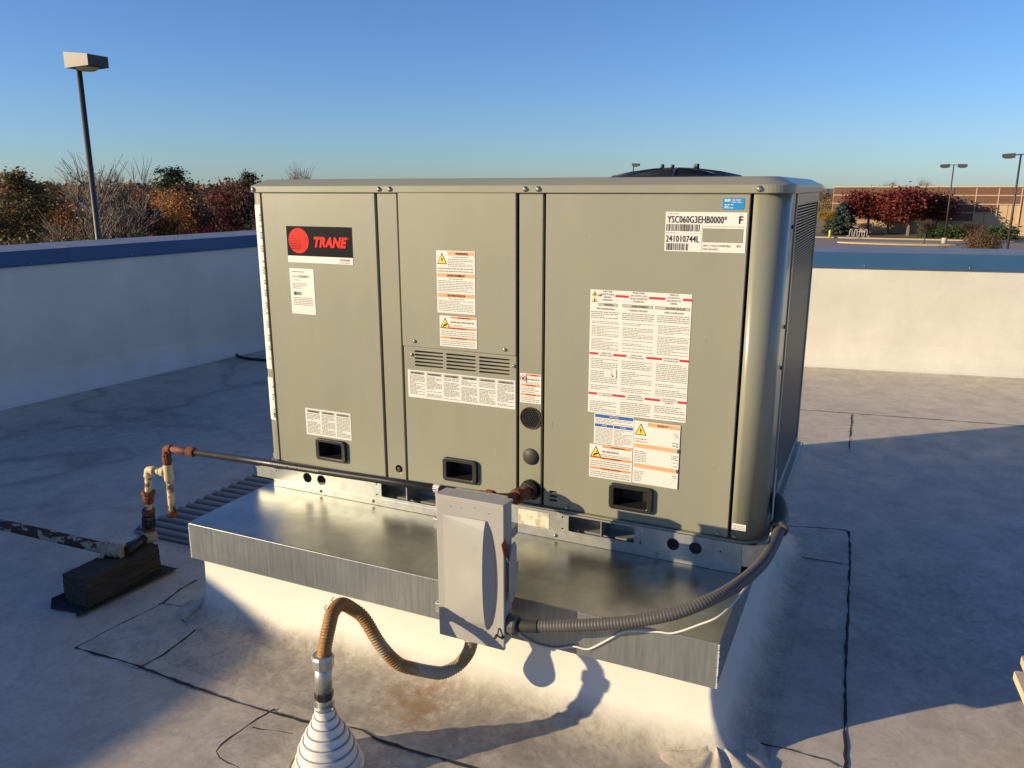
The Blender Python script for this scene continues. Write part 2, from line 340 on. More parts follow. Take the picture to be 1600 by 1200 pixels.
class Sticker:
    """A paper label on a face of constant y: paper slab, then printed bands, lines and lettering on it."""
    def __init__(s, y=0.0): s.V, s.F, s.I, s.mats, s.y = [], [], [], [], y
    def mi(s, m_):
        if m_ not in s.mats: s.mats.append(m_)
        return s.mats.index(m_)
    def poly(s, pts, m_, lay):
        b_ = len(s.V); s.V += [(p[0], s.y - lay, p[1]) for p in pts]; s.F.append(tuple(range(b_, b_ + len(pts)))); s.I.append(s.mi(m_))
    def rect(s, x0, z0, x1, z1, m_, lay=0.0012): s.poly([(x0, z0), (x1, z0), (x1, z1), (x0, z1)], m_, lay)
    def paper(s, x0, z0, x1, z1, m_=None, r=0.0):
        L = rrect(x0, x1, z0, z1, r, 4) if r else [(x0, z0), (x1, z0), (x1, z1), (x0, z1)]
        m_ = m_ or M['white']; s.poly(L, m_, 0.0008)
        for a, b_ in zip(L, L[1:] + L[:1]):
            k = len(s.V); s.V += [(a[0], s.y - 0.0008, a[1]), (b_[0], s.y - 0.0008, b_[1]), (b_[0], s.y, b_[1]), (a[0], s.y, a[1])]
            s.F.append((k + 3, k + 2, k + 1, k)); s.I.append(s.mi(m_))
    def text(s, t, x0, z0, x1, z1, m_=None, bold=0.0, shear=0.0, lay=0.0022):
        V, F = text_geo(t, bold, shear); b_ = len(s.V); k = s.mi(m_ or M['ink'])
        s.V += [(x0 + v[0] * (x1 - x0), s.y - lay, z0 + v[1] * (z1 - z0)) for v in V]
        for f_ in F: s.F.append(tuple(b_ + i for i in f_)); s.I.append(k)
    def lines(s, x0, z0, x1, z1, n, m_=None, h=0.42, gaps=0.0, rnd=None):
        rnd = rnd or random; st = (z1 - z0) / n; m_ = m_ or M['print']
        for i in range(n):
            if rnd.random() < gaps: continue
            z = z1 - (i + 0.75) * st; x = x0; end = x1 if rnd.random() < 0.75 else x0 + (x1 - x0) * rnd.uniform(0.35, 0.9)
            while x < end - 0.002:
                w = min(rnd.uniform(0.004, 0.016), end - x); s.rect(x, z, x + w, z + st * h, m_, 0.0012); x += w + 0.0022
    def bars(s, x0, z0, x1, z1):
        x = x0
        while x < x1 - 0.001:
            w = random.choice((0.0008, 0.0012, 0.0018, 0.0026)); s.rect(x, z0, min(x + w, x1), z1, M['ink'], 0.0012); x += w + random.choice((0.0009, 0.0015, 0.0022))
    def triangle(s, cx, z0, w, h_):
        s.poly([(cx - w / 2, z0), (cx + w / 2, z0), (cx, z0 + h_)], M['ink'], 0.0012)
        s.poly([(cx - w * .40, z0 + h_ * .07), (cx + w * .40, z0 + h_ * .07), (cx, z0 + h_ * .87)], M['yellow'], 0.0016)
    def bolt(s, cx, z0, w, h_):
        s.triangle(cx, z0, w, h_); q = lambda a, b_: (cx + a * w, z0 + b_ * h_)
        s.poly([q(.03, .68), q(-.10, .38), q(.0, .38)], M['ink'], 0.002); s.poly([q(-.02, .46), q(.10, .46), q(-.03, .12)], M['ink'], 0.0022)
    def hand(s, cx, z0, w, h_):
        s.triangle(cx, z0, w, h_); q = lambda a, b_: (cx + a * w, z0 + b_ * h_)
        s.poly([q(-.27, .14), q(-.20, .10), q(.20, .30), q(.22, .42), q(.12, .42), q(-.10, .34)], M['ink'], 0.002)
        s.poly([q(.02, .44), q(.08, .58), q(.12, .46)], M['ink'], 0.002)
    def make(s, parent, label=None, name='sticker'): return mk(name, s.V, s.F, s.mats, parent, False, s.I, label=label)

def copy_tree(o, loc=None, rz=None, sc=None, parent=None):
    c_ = o.copy(); COL.objects.link(c_)
    if parent: c_.parent = parent
    for ch in [x for x in o.children]: copy_tree(ch, parent=c_)
    if loc is not None: c_.location = loc
    if rz is not None: c_.rotation_euler.z = rz
    if sc is not None: c_.scale = sc if isinstance(sc, (tuple, list)) else (sc,) * 3
    return c_

# ------------------------------------------------------------------ ground and our own roof
GZ = -5.2
box('ground', -2500, 2500, -2500, 4000, GZ - 1, GZ, mat('dry_grass_ground', (0.13, 0.105, 0.055), rough=0.9, col2=(0.19, 0.155, 0.085), nscale=0.15, bump=0.3, bscale=2), kind='structure')
asph = mat('asphalt', (0.20, 0.175, 0.155), rough=0.9, col2=(0.25, 0.22, 0.195), nscale=0.35, bump=0.3, bscale=12)
mk('parking_lot', [(-34, 20, GZ + .01), (90, 20, GZ + .01), (90, 114.2, GZ + .01), (-34, 114.2, GZ + .01)], [(0, 1, 2, 3)], asph, kind='structure')
mk('far_parking_lot', [(-64, 34, GZ + .02), (-45, 34, GZ + .02), (-49, 60, GZ + .02), (-72, 52, GZ + .02)], [(0, 1, 2, 3)], asph, kind='structure')

Lx = lambda y: -3.321 + 0.08 * (y - 1.045)
By = lambda x: 4.691 + 0.164 * (x - 1.493)
CORN = (-3.09, By(-3.09))
pts = [(Lx(-9) - .3, -9), (14, -9), (14, By(14) + .3), (CORN[0] - .3, CORN[1] + .25)]
roof = mk('roof', [(x, y, -0.4) for x, y in pts] + [(x, y, 0) for x, y in pts],
          [(3, 2, 1, 0), (4, 5, 6, 7), (0, 1, 5, 4), (1, 2, 6, 5), (2, 3, 7, 6), (3, 0, 4, 7)], M['roof'], kind='structure')
ow = mat('building_wall_brick', (0.30, 0.22, 0.16), rough=0.85, noise=0.1, nscale=5)
q = [(x * 0.995 + .02, y * 0.99) for x, y in pts]
mk('building_wall', [(x, y, GZ) for x, y in q] + [(x, y, -0.402) for x, y in q], [(0, 1, 5, 4), (1, 2, 6, 5), (2, 3, 7, 6), (3, 0, 4, 7), (3, 2, 1, 0)], ow, kind='structure')

def patch(pts, z=0.0024):
    n = len(pts); mk('membrane_patch', [(x, y, 0.0) for x, y in pts] + [(x, y, z) for x, y in pts],
                     [tuple(range(n, 2 * n))] + [(i, (i + 1) % n, n + (i + 1) % n, n + i) for i in range(n)], M['patch'], roof)
patch([(-0.248, -0.732), (0.027, -0.73), (0.039, -0.629), (0.02, -0.492), (-0.079, -0.386), (-0.234, -0.413), (-0.238, -0.579)])
patch([(1.7, 1.203), (1.721, 0.9), (1.983, 0.931), (1.977, 1.2), (1.931, 1.264)])
patch([(0.546, -0.72), (0.687, -0.72), (0.76, -0.95), (0.645, -1.15), (0.571, -0.931), (0.519, -0.896), (0.526, -0.814)])
def wob(pts, amp=0.004, step=0.03):
    out = []
    for p in resample(catmull([(x, y, 0) for x, y in pts], 6), step): out.append(Vector((p.x + random.uniform(-amp, amp), p.y + random.uniform(-amp, amp), 0)))
    return out
def seam(pts, r=0.0045, z=0.0022, amp=0.0022):
    P = wob(pts, amp); V, F = tube_geo(P, [r * .68 * random.uniform(0.4, 1.4) for _ in P], 6)
    V = [(v.x, v.y, z + v.z * 0.2) for v in V]; mk('seam', V, F, M['seam'], roof)
seam([(-0.248, -0.732), (-0.238, -0.579), (-0.223, -0.418), (-0.245, -0.291), (-0.239, -0.205)])
seam([(-0.248, -0.732), (0.045, -0.722), (0.366, -0.732), (0.676, -0.716), (0.811, -0.681), (0.908, -0.696), (1.145, -0.687), (1.271, -0.676)], 0.0065)
seam([(0.027, -0.73), (0.039, -0.629), (0.02, -0.492)])
seam([(-0.234, -0.413), (-0.079, -0.386)], 0.0035)
seam([(0.546, -0.708), (0.526, -0.814), (0.519, -0.896), (0.534, -0.916), (0.571, -0.931), (0.645, -0.94), (0.76, -1.0)])
seam([(0.546, -0.799), (0.687, -0.769)], 0.003)
seam([(2.045, -0.6), (2.031, -0.327), (2.015, -0.011), (1.999, 0.572), (1.977, 1.2), (1.931, 1.264), (1.7, 1.203)], 0.0065)
seam([(1.721, 0.91), (1.983, 0.931)], 0.005)
seam([(1.778, -0.287), (1.887, -0.282), (1.997, -0.284), (2.023, -0.318)], 0.003)
seam([(0.976, 3.119), (1.623, 3.217), (2.887, 3.39), (5, 3.68)], 0.006, amp=0.003)
seam([(1.909, 3.229), (1.924, 2.424)], 0.005)
seam([(-0.087, -0.451), (-0.021, -0.483), (0.03, -0.49), (0.055, -0.445)], 0.003, amp=0.002)
seam([(1.774, -0.295), (1.80, -0.33), (1.795, -0.4), (1.738, -0.50), (1.665, -0.52), (1.61, -0.47)], 0.003, amp=0.002)

# ------------------------------------------------------------------ parapet walls
def parapet(a, b_, h, cap_z0, cap_z1, label, th=0.28, screws=(), joints=()):
    a, b_ = Vector((*a, 0)), Vector((*b_, 0)); d = (b_ - a).normalized(); n = Vector((-d.y, d.x, 0))   # n points outwards
    t = thing('parapet_wall', label, 'parapet wall', a)
    def prism(name, prof, m_, ex=0.0, par=t, bev=False):
        A, B = a - d * ex, b_ + d * ex; k = len(prof)
        V = [A + n * p[0] + Vector((0, 0, p[1])) for p in prof] + [B + n * p[0] + Vector((0, 0, p[1])) for p in prof]
        F = [(i, (i + 1) % k, k + (i + 1) % k, k + i) for i in range(k)] + [tuple(range(k - 1, -1, -1)), tuple(range(k, 2 * k))]
        return mk(name, V, F, m_, par)
    prism('wall', [(-0.10, 0.001), (-0.075, 0.022), (-0.035, 0.075), (-0.012, 0.12), (0, 0.2), (0, h), (th, h), (th, 0.0)], M['wallmem'])
    prism('cant_strip', [(-0.13, 0.001), (-0.128, 0.005), (-0.105, 0.006), (-0.105, 0.001)], M['patch'])
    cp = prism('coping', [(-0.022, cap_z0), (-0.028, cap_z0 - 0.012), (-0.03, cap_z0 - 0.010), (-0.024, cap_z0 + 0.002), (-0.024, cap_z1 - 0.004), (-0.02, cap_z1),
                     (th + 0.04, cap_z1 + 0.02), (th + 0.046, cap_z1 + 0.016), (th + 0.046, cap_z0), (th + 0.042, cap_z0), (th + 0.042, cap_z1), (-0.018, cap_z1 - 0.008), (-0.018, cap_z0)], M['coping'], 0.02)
    for s in screws:
        p = a + d * s + n * -0.024; lathe('screw', (p.x, p.y, cap_z0 + 0.006), [(0.007, 0.002), (0.006, -0.004), (0.003, -0.006)], M['screw'], cp, 8, 'Y')
    for s in joints:
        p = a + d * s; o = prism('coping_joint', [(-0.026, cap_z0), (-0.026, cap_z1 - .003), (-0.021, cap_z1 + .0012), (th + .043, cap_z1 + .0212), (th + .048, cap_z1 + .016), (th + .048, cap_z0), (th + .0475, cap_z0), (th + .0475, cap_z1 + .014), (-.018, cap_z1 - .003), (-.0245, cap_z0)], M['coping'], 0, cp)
        k = len(o.data.vertices) // 2
        for i, v in enumerate(o.data.vertices): v.co += d * ((s - .05) if i < k else (s + .05 - (b_ - a).length))
    return t
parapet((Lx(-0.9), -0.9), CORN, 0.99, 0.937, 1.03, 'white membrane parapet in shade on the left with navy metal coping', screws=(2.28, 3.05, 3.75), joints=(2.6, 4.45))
parapet((Lx(-9), -9), (Lx(-0.95), -0.95), 1.24, 1.19, 1.29, 'taller left parapet section added unseen beyond the left edge to cast shade')  # out of view; its extra height is added to set the roof's shadow edge
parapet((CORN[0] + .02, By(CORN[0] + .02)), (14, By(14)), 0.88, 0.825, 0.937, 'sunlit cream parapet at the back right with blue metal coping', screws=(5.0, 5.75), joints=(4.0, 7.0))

# ------------------------------------------------------------------ curb under the unit
t = thing('roof_curb', 'white membrane roof curb with galvanised metal cap under the air conditioner', 'roof curb', (0.83, 0.3, 0))
def cring(l, r, f, z, rad): return [(x, y, z) for x, y in rrect(-0.045 - l, 1.70 + r, -0.372 - f, 1.02 + r, max(0.012, rad), 8)]
rings('curb_wall', [cring(0, 0, 0, 0.23, 0.014), cring(0, 0.003, 0.001, 0.16, 0.016), cring(0.001, 0.014, 0.006, 0.11, 0.02), cring(0.003, 0.035, 0.016, 0.065, 0.03), cring(0.008, 0.06, 0.034, 0.032, 0.04),
    cring(0.02, 0.085, 0.060, 0.011, 0.06), cring(0.04, 0.105, 0.088, 0.0035, 0.08), cring(0.06, 0.13, 0.13, 0.0012, 0.10), cring(0.08, 0.15, 0.30, 0.0003, 0.10)], M['curbmem'], t, cap0=False, cap1=False, smooth=True)
def lump(cx, cy, rad, h_, seed):                                                    # folded membrane patch at a curb corner
    rnd = random.Random(seed); ph = [rnd.uniform(0, 6.28) for _ in range(4)]; V, F = [(cx, cy, h_)], []; nr, ns = 7, 48
    for i in range(1, nr + 1):
        for k in range(ns):
            a = 2 * math.pi * k / ns; rr = rad * i / nr * (1 + .12 * math.sin(2 * a + ph[0]) + .08 * math.sin(5 * a + ph[1]))
            z = h_ * (1 - i / nr) ** 1.8 * (1 + .25 * math.sin(6 * a + ph[2])) + .006 * (i < nr) * (1 + math.sin(9 * a + ph[3] + i * .5)) * (1 - abs(i / nr - .55)) + .003 * (i < nr)
            V.append((cx + rr * math.cos(a), cy + rr * math.sin(a), z + .002))
    F += [(0, 1 + k, 1 + (k + 1) % ns) for k in range(ns)]
    for i in range(nr - 1):
        for k in range(ns): a_ = 1 + i * ns + k; b_ = 1 + i * ns + (k + 1) % ns; F.append((a_, a_ + ns, b_ + ns, b_))
    mk('corner_patch', V, F, M['curbmem'], t, True)
lump(1.715, -0.385, .135, .034, 3); lump(-0.050, -0.388, .085, .02, 8)
c0, c1, d0, d1 = -0.060, 1.712, -0.402, 1.05
box('cap_front', c0, c1, d0, d0 + .004, 0.207, 0.3345, M['galvface'], t, 0.001)
box('cap_side', c0, c0 + .004, d0 + .0045, d1, 0.207, 0.3345, M['galvface'], t, 0.001)
box('cap_side', c1 - .004, c1, d0 + .0045, d1, 0.207, 0.3345, M['galvface'], t, 0.001)
mk('cap_top', [(c0 - .001, d0 - .001, .335), (c1 + .001, d0 - .001, .335), (c1 + .001, d1, .335), (c0 - .001, d1, .335)] + [(c0 - .001, d0 - .001, .338), (c1 + .001, d0 - .001, .338), (c1 + .001, d1, .338), (c0 - .001, d1, .338)],
   [(3, 2, 1, 0), (4, 5, 6, 7), (0, 1, 5, 4), (1, 2, 6, 5), (2, 3, 7, 6), (3, 0, 4, 7)], M['galvtop'], t)
V, F = [], []
for e in ((c1, d0), (c0, d0)):                                                     # rough cut edge of the folded corner
    for i in range(26):
        z = 0.21 + i * 0.0048; s = random.uniform(0.0015, 0.004); k = len(V)
        V += [(e[0] - s, e[1] - .0015, z), (e[0] + s * .7, e[1] - .0015, z), (e[0] + s * .7, e[1] + s, z + .004), (e[0] - s, e[1] - .0015, z + .004)]; F.append((k, k + 1, k + 2, k + 3))
mk('cap_corner_burr', V, F, M['white'], t, kind='stuff')
box('curb_flange', -0.028, 1.70, -0.012, 0.0, 0.3385, 0.366, M['galvrail'], t, 0.001)
box('inner_curb', -0.02, 1.69, 0.02, 1.0, 0.3385, 0.37, M['galvrail'], t)
for x in (0.19, 0.42, 0.83, 1.12, 1.45):
    lathe('screw', (x, -0.0125, 0.352), [(0.006, 0.0), (0.0055, -0.003), (0.002, -0.005)], M['screw'], t, 8, 'Y')

# ------------------------------------------------------------------ the air conditioner
ac = thing('air_conditioner', 'large olive grey rooftop air conditioner covered in warning stickers on the curb', 'air conditioner', (0.85, 0.5, 0.366))
ZB, ZT = 0.441, 1.423
# base rail
hole = lambda x, z, r=0.019: circ(x, z, r, 20)
RZ0, RZ1 = 0.367, 0.434
plate('base_rail', [[(-0.121, RZ0), (1.70, RZ0), (1.70, RZ1), (-0.121, RZ1)], hole(.135, .396), hole(.199, .397), hole(1.5, .396), hole(1.567, .396),
      rrect(.46, .68, .376, .428, .006, 3), rrect(1.165, 1.38, .376, .428, .006, 3)] + [circ(x, z, .0032, 8) for x in (-.105, .44, .70, 1.145, 1.40) for z in (.380, .420)] + [circ(x, .40, .003, 8) for x in (-.01, 1.64)],
      -0.014, 0.003, M['galvrail'], ac, 0.0006)
arc = lambda cx, cy, r, a0, a1, n=10: [(cx + r * math.cos(R(a0 + (a1 - a0) * k / n)), cy + r * math.sin(R(a0 + (a1 - a0) * k / n))) for k in range(n + 1)]
profile('rail_corner', [(1.701, -0.014)] + arc(1.70, 0.056, 0.07, -88, 0) + [(1.77, 0.2), (1.77, 1.06)], RZ0, RZ1, 0.003, M['galvrail'], ac)
box('rail_back', -0.10, 1.69, 0.075, 0.08, RZ0, RZ1, M['galvrail'], ac)
box('pocket_wall', .56, .563, -0.01, 0.074, .370, .430, M['galvrail'], ac); box('pocket_wall', 1.27, 1.273, -0.01, 0.074, .370, .430, M['galvrail'], ac)
profile('base_pan', [(-0.05, 0.1)] + arc(-0.016, 0.026, 0.036, 180, 270, 6) + [(1.68, -0.010)] + arc(1.68, 0.072, 0.082, -90, 0) + [(1.762, 1.05)], RZ1 + .0005, ZB - .001, 0.03, M['beige2'], ac)
# body
box('cabinet', -0.03, 1.715, 0.062, 1.045, 0.4355, 1.44, M['dark'], ac)
box('left_side', -0.045, -0.031, 0.2, 1.045, ZB, ZT, M['beige'], ac, 0.003); box('back_side', -0.03, 1.74, 1.046, 1.056, ZB, ZT, M['beige'], ac, 0.002)
HND = [(.179, .310, .474, .556), (.708, .838, .476, .559), (1.293, 1.431, .476, .559)]
hcut = lambda h_: rrect(h_[0] + .012, h_[1] - .012, h_[2] + .010, h_[3] - .010, .006, 3)
rect = lambda x0, x1, z0, z1: rrect(x0, x1, z0, z1, 0.003, 2)
gp = 0.0048
plate('panel', [rect(0 + gp, .477 - gp, ZB, ZT), hcut(HND[0])], 0, 0.016, M['beige'], ac, 0.002)
slots = [rrect(.607 + k * .120, .607 + k * .120 + .107, .9075 - r_ * .0117, .9075 - r_ * .0117 + .0052, .0022, 2) for k in range(3) for r_ in range(5)]
low = plate('panel', [rect(.560 + gp, .982 - gp, ZB, .9255), hcut(HND[1])] + slots, 0, 0.012, M['beige'], ac, 0.0016)
plate('panel', [rect(.560 + gp - .001, .982 - gp + .001, .9262, ZT)], -0.005, 0.016, M['beige'], ac, 0.002)
plate('panel', [rect(1.068 + gp, 1.66 - gp, ZB, ZT), hcut(HND[2])] + [rrect(1.094, 1.119, z, z + .0065, .003, 3) for z in (.490, .476, .462)], 0, 0.016, M['beige'], ac, 0.002)
plate('post', [rect(.477 + gp - .001, .560 - gp, ZB, ZT), circ(.527, .484, .0135)], 0.002, 0.016, M['beige2'], ac, 0.002)
plate('post', [rect(.982 + gp - .001, 1.068 - gp, ZB, ZT), circ(1.0265, .73, .033), circ(1.028, .489, .033)], 0.002, 0.016, M['beige2'], ac, 0.002)
profile('corner_post', [(-0.045, 0.2)] + arc(-0.013, 0.032, 0.032, 180, 270, 8) + [(0 - gp * .6, 0)], ZB, ZT, 0.012, M['beige2'], ac)
cpR = profile('corner_post', [(1.66 + gp * .8, 0)] + arc(1.68, 0.07, 0.07, -90, 0, 14) + [(1.75, 0.165)], ZB, ZT, 0.012, M['beige2'], ac)
for o in (cpR,):
    for p in o.data.polygons: p.use_smooth = len(p.vertices) == 4 and abs(p.normal.z) < .1
# louver fins and drain details
for k in range(5): box('louver_fin', .600, .965, .012, .04, .9055 - k * .0117, .9067 - k * .0117, M['beige'], low, rot=Matrix.Rotation(R(28), 3, 'X'))
box('knob_socket', .505, .55, .019, .05, .462, .506, M['dark'], ac); lathe('drain_plug', (.529, .004, .483), [(.010, 0), (.010, -.004), (.006, -.006)], M['black'], ac, 14, 'Y')
# perforated round vent
vl = [circ(1.0265, .73, .034, 24)]
for i in range(-4, 5):
    for j in range(-4, 5):
        x, z = i * .0072 + (j % 2) * .0036, j * .0064
        if math.hypot(x, z) < .0295: vl.append(circ(1.0265 + x, .73 + z, .0027, 6))
plate('vent_mesh', vl, -0.0005, 0.002, M['blackmetal'], ac, 0.0002); lathe('vent_ring', (1.0265, .001, .73), [(.035, 0), (.0365, -.003), (.034, -.0035), (.0335, 0)], M['rust'], ac, 24, 'Y')
lathe('knockout', (1.027, .0018, .601), [(.028, 0), (.0275, -.002), (.002, -.0028)], mat('grey_rubber_cover', (.035, .034, .03), rough=.6), ac, 24, 'Y')
lathe('grommet', (1.028, .004, .489), [(.024, .0), (.031, -.001), (.034, -.006), (.036, -.004), (.036, 0)], M['black'], ac, 24, 'Y')
# handles: frame round a recessed pocket
for h_ in HND:
    x0, x1, z0, z1 = h_; fr = plate('handle', [rrect(x0, x1, z0, z1, .014, 5), rrect(x0 + .017, x1 - .017, z0 + .014, z1 - .014, .005, 3)], -0.012, 0.013, M['black'], ac, 0.003)
    a, b_, c_, d_ = x0 + .015, x1 - .015, z0 + .012, z1 - .012; i_ = .012
    V = [(a, -.002, c_), (b_, -.002, c_), (b_, -.002, d_), (a, -.002, d_), (a + i_, .05, c_ + .004), (b_ - i_, .05, c_ + .004), (b_ - i_, .05, d_), (a + i_, .05, d_)]
    mk('pocket', V, [(4, 5, 6, 7), (0, 1, 5, 4), (1, 2, 6, 5), (2, 3, 7, 6), (3, 0, 4, 7)], M['black'], fr)
# top cover with chamfered rim
def cv(off, z): return [(x, y, z) for x, y in rrect(-0.052 + off, 1.764 - off, -0.009 + off, 1.066 - off, [max(.005, .035 - off * .6), max(.01, .075 - off * .6), max(.01, .06 - off), max(.01, .04 - off)], 12)]
tc = rings('top_cover', [cv(.012, 1.4235), cv(.002, 1.4215), cv(0, 1.4235), cv(0, 1.4420), cv(.0025, 1.4445), cv(.043, 1.4635), cv(.050, 1.4655)], M['beige2'], ac)
# screws on the rim, panel screws
SC = [(-.022, 1.432), (.497, 1.433), (.538, 1.433), (1.010, 1.433), (1.052, 1.433), (1.678, 1.433)]
for (x, z) in SC: lathe('screw', (x, -0.0092, z), [(.0085, 0), (.0085, -.001), (.0062, -.0015), (.006, -.005), (.003, -.0065)], M['screw'], ac, 10, 'Y')
for (x, z, y) in [(.611, .945, -.005), (.94, .944, -.005), (.596, .898, 0), (.969, .893, 0), (1.674, .449, 0), (1.628, .449, 0), (1.155, .4495, 0), (.93, .4495, 0)]:
    lathe('screw', (x, y - .0002, z), [(.006, 0), (.0055, -.003), (.003, -.0045)], M['screw'], ac, 10, 'Y')
# fan guard on the roof of the unit
fx, fy, fr_ = 1.315, 0.58, 0.212
fan = lathe('fan_shroud', (fx, fy, 1.4645), [(fr_ + .02, 0), (fr_ + .02, .004), (fr_ + .006, .010), (fr_ + .002, .006)], M['blackmetal'], ac, 40)
V, F = [], []
def dome(r): return 1.472 + 0.026 * (1 - (r / fr_) ** 2)
for k in range(26):
    r = fr_ * (k + 1) / 26; P = [(fx + r * math.cos(2 * math.pi * i / 32), fy + r * math.sin(2 * math.pi * i / 32), dome(r)) for i in range(33)]
    v, f_ = tube_geo(P, .0028, 4, False); o_ = len(V); V += v; F += [tuple(i + o_ for i in x) for x in f_]
for k in range(8):
    a = k * math.pi / 4 + .2; P = [(fx + fr_ * s * math.cos(a), fy + fr_ * s * math.sin(a), dome(fr_ * s) + .002) for s in (0.05, .35, .7, 1.02)]
    v, f_ = tube_geo(P, .004, 5); o_ = len(V); V += v; F += [tuple(i + o_ for i in x) for x in f_]
fg = mk('fan_guard', V, F, M['blackmetal'], ac, True)
for (x, y) in ((1.262, .60), (1.383, .60), (1.283, .66), (1.365, .66)): lathe('peg', (x, y, 1.495), [(.007, 0), (.007, .017), (.006, .020)], M['blackmetal'], fg, 10)
mk('fan_hub', *tube_geo([(fx, fy, 1.44), (fx, fy, 1.498)], .07, 16), M['blackmetal'], ac)
for k in range(4):
    a = k * math.pi / 2 + .5; ca, sa = math.cos(a), math.sin(a)
    V = []
    for (r, w, tz) in ((.06, .04, .0), (.13, .06, .0), (.195, .08, .0)):
        V += [(fx + ca * r - sa * w, fy + sa * r + ca * w, 1.452), (fx + ca * r + sa * w, fy + sa * r - ca * w, 1.470)]
    mk('fan_blade', V, [(0, 1, 3, 2), (2, 3, 5, 4)], M['blackmetal'], ac)
# condenser side (right): strip, frame, louvred guard in front of the coil
profile('side_strip', [(1.747, 0.172), (1.747, 0.215)], ZB, 1.42, 0.01, M['beige2'], ac)
for z in (1.33, 1.05, .93): lathe('screw', (1.7503, .145, z), [(.006, 0), (.0055, .003), (.003, .0045)], M['blackmetal'], ac, 8, 'X')
box('coil', 1.716, 1.722, .25, 1.04, .47, 1.42, mat('coil_fins', (.05, .05, .05), rough=.5, metal=.5), ac)
cgd = plate('coil_guard_frame', [rect(.252, 1.045, ZB + .002, 1.42), rect(.272, 1.025, .475, 1.385)], 0, 0.012, M['beige2'], ac, 0.001)
for v in cgd.data.vertices: v.co = (1.749 - v.co.y, v.co.x, v.co.z)
V, F = [], []
for k in range(101):
    z = .478 + k * .009; b_ = len(V)
    V += [(1.727, .27, z), (1.744, .27, z + .006), (1.744, 1.03, z + .006), (1.727, 1.03, z), (1.727, .27, z + .003), (1.744, .27, z + .0095), (1.744, 1.03, z + .0095), (1.727, 1.03, z + .003)]
    F += [tuple(b_ + i for i in f_) for f_ in ((0, 1, 2, 3), (7, 6, 5, 4), (1, 5, 6, 2), (0, 4, 5, 1), (3, 2, 6, 7))]
M['louver'] = mat('grey_louver_paint', (.30, .295, .26), rough=.35, metal=.35); mk('coil_louvers', V, F, M['louver'], ac, kind='stuff')
for y in (): box('louver_stay', 1.745, 1.748, y, y + .012, .476, 1.384, M['beige2'], ac)
box('power_inlet', 1.751, 1.765, .16, .22, .47, .54, M['greyconduit'], ac, .004)

# stickers on the front
SY = 0.0002
W3 = ['WARNING', 'AVERTISSEMENT', 'ADVERTENCIA']
s = Sticker(-SY)                                                                   # maker's badge
s.paper(.104, 1.186, .377, 1.310); s.rect(.104, 1.209, .377, 1.310, M['navyblk'])
cx, cz, rr_ = .155, 1.2605, .043
s.poly(circ(cx, cz, rr_, 40), M['red'], .0018)
for k in range(8):
    z = cz + .0125 - k * .0057; e = math.sqrt(max(0, rr_ ** 2 - (z - cz) ** 2)); w_ = .0009 + .00022 * k
    xr_ = cx + .006 + k * .0016 if k < 6 else cx + .016 - (k - 5) * .003
    s.rect(cx - e + .0015, z - w_ / 2, xr_, z + w_ / 2, M['navyblk'], .0022)
    if k < 5: s.rect(xr_ + .010, z - .0006, cx + e - .002, z + .0006, M['navyblk'], .0022)
for k in (): s.poly([(cx - .004, cz + .0118 - k * .0057), (cx + .010 + .0012 * k, cz + .0118 - k * .0057), (cx + .010 + .0012 * k, cz + .0082 - k * .0057), (cx + .004, cz + .0098 - k * .0057)], M['navyblk'], .0024)
s.text('TRANE', .2205, 1.240, .358, 1.276, M['red'], .055, .28)
s.text('R', .3605, 1.270, .3635, 1.2735, M['red']); s.poly(circ(.362, 1.2718, .0033, 12), M['red'], .0018); s.poly(circ(.362, 1.2718, .0026, 12), M['navyblk'], .002)
s.text('TRANE', .322, 1.1965, .365, 1.2035, M['ink']); s.lines(.322, 1.188, .365, 1.1945, 1)
s.make(ac, 'black badge with red ball emblem and red lettering')
s = Sticker(-SY); s.paper(.106, 1.006, .210, 1.165)
s.lines(.116, 1.150, .170, 1.158, 1); s.text('1230048711', .140, 1.134, .190, 1.1415, M['ink'], .01); s.lines(.116, 1.134, .136, 1.1415, 1); s.lines(.122, 1.122, .15, 1.128, 1)
s.lines(.116, 1.094, .18, 1.116, 4); s.bars(.118, 1.072, .155, 1.084); s.lines(.116, 1.036, .20, 1.066, 5, gaps=.2); s.make(ac)
def threecol(s, x0, z0, x1, z1, n, lines):
    w = (x1 - x0) / n
    for k in range(n):
        a, b_ = x0 + k * w + .0035, x0 + (k + 1) * w - .0025; h_ = min(.012, (z1 - z0) * .12)
        s.rect(a, z1 - h_ - .002, b_, z1 - .002, M['greyband']); s.text(W3[k if n == 3 else k // 2], a + .006, z1 - h_ * .85 - .002, b_ - .004, z1 - h_ * .25 - .002, M['ink'], .02)
        s.lines(a + .001, z0 + .004, b_, z1 - h_ - .004, lines, M['print'], .55, .08)
s = Sticker(-SY); s.paper(.135, .562, .334, .662); threecol(s, .137, .564, .332, .660, 3, 15); s.make(ac)
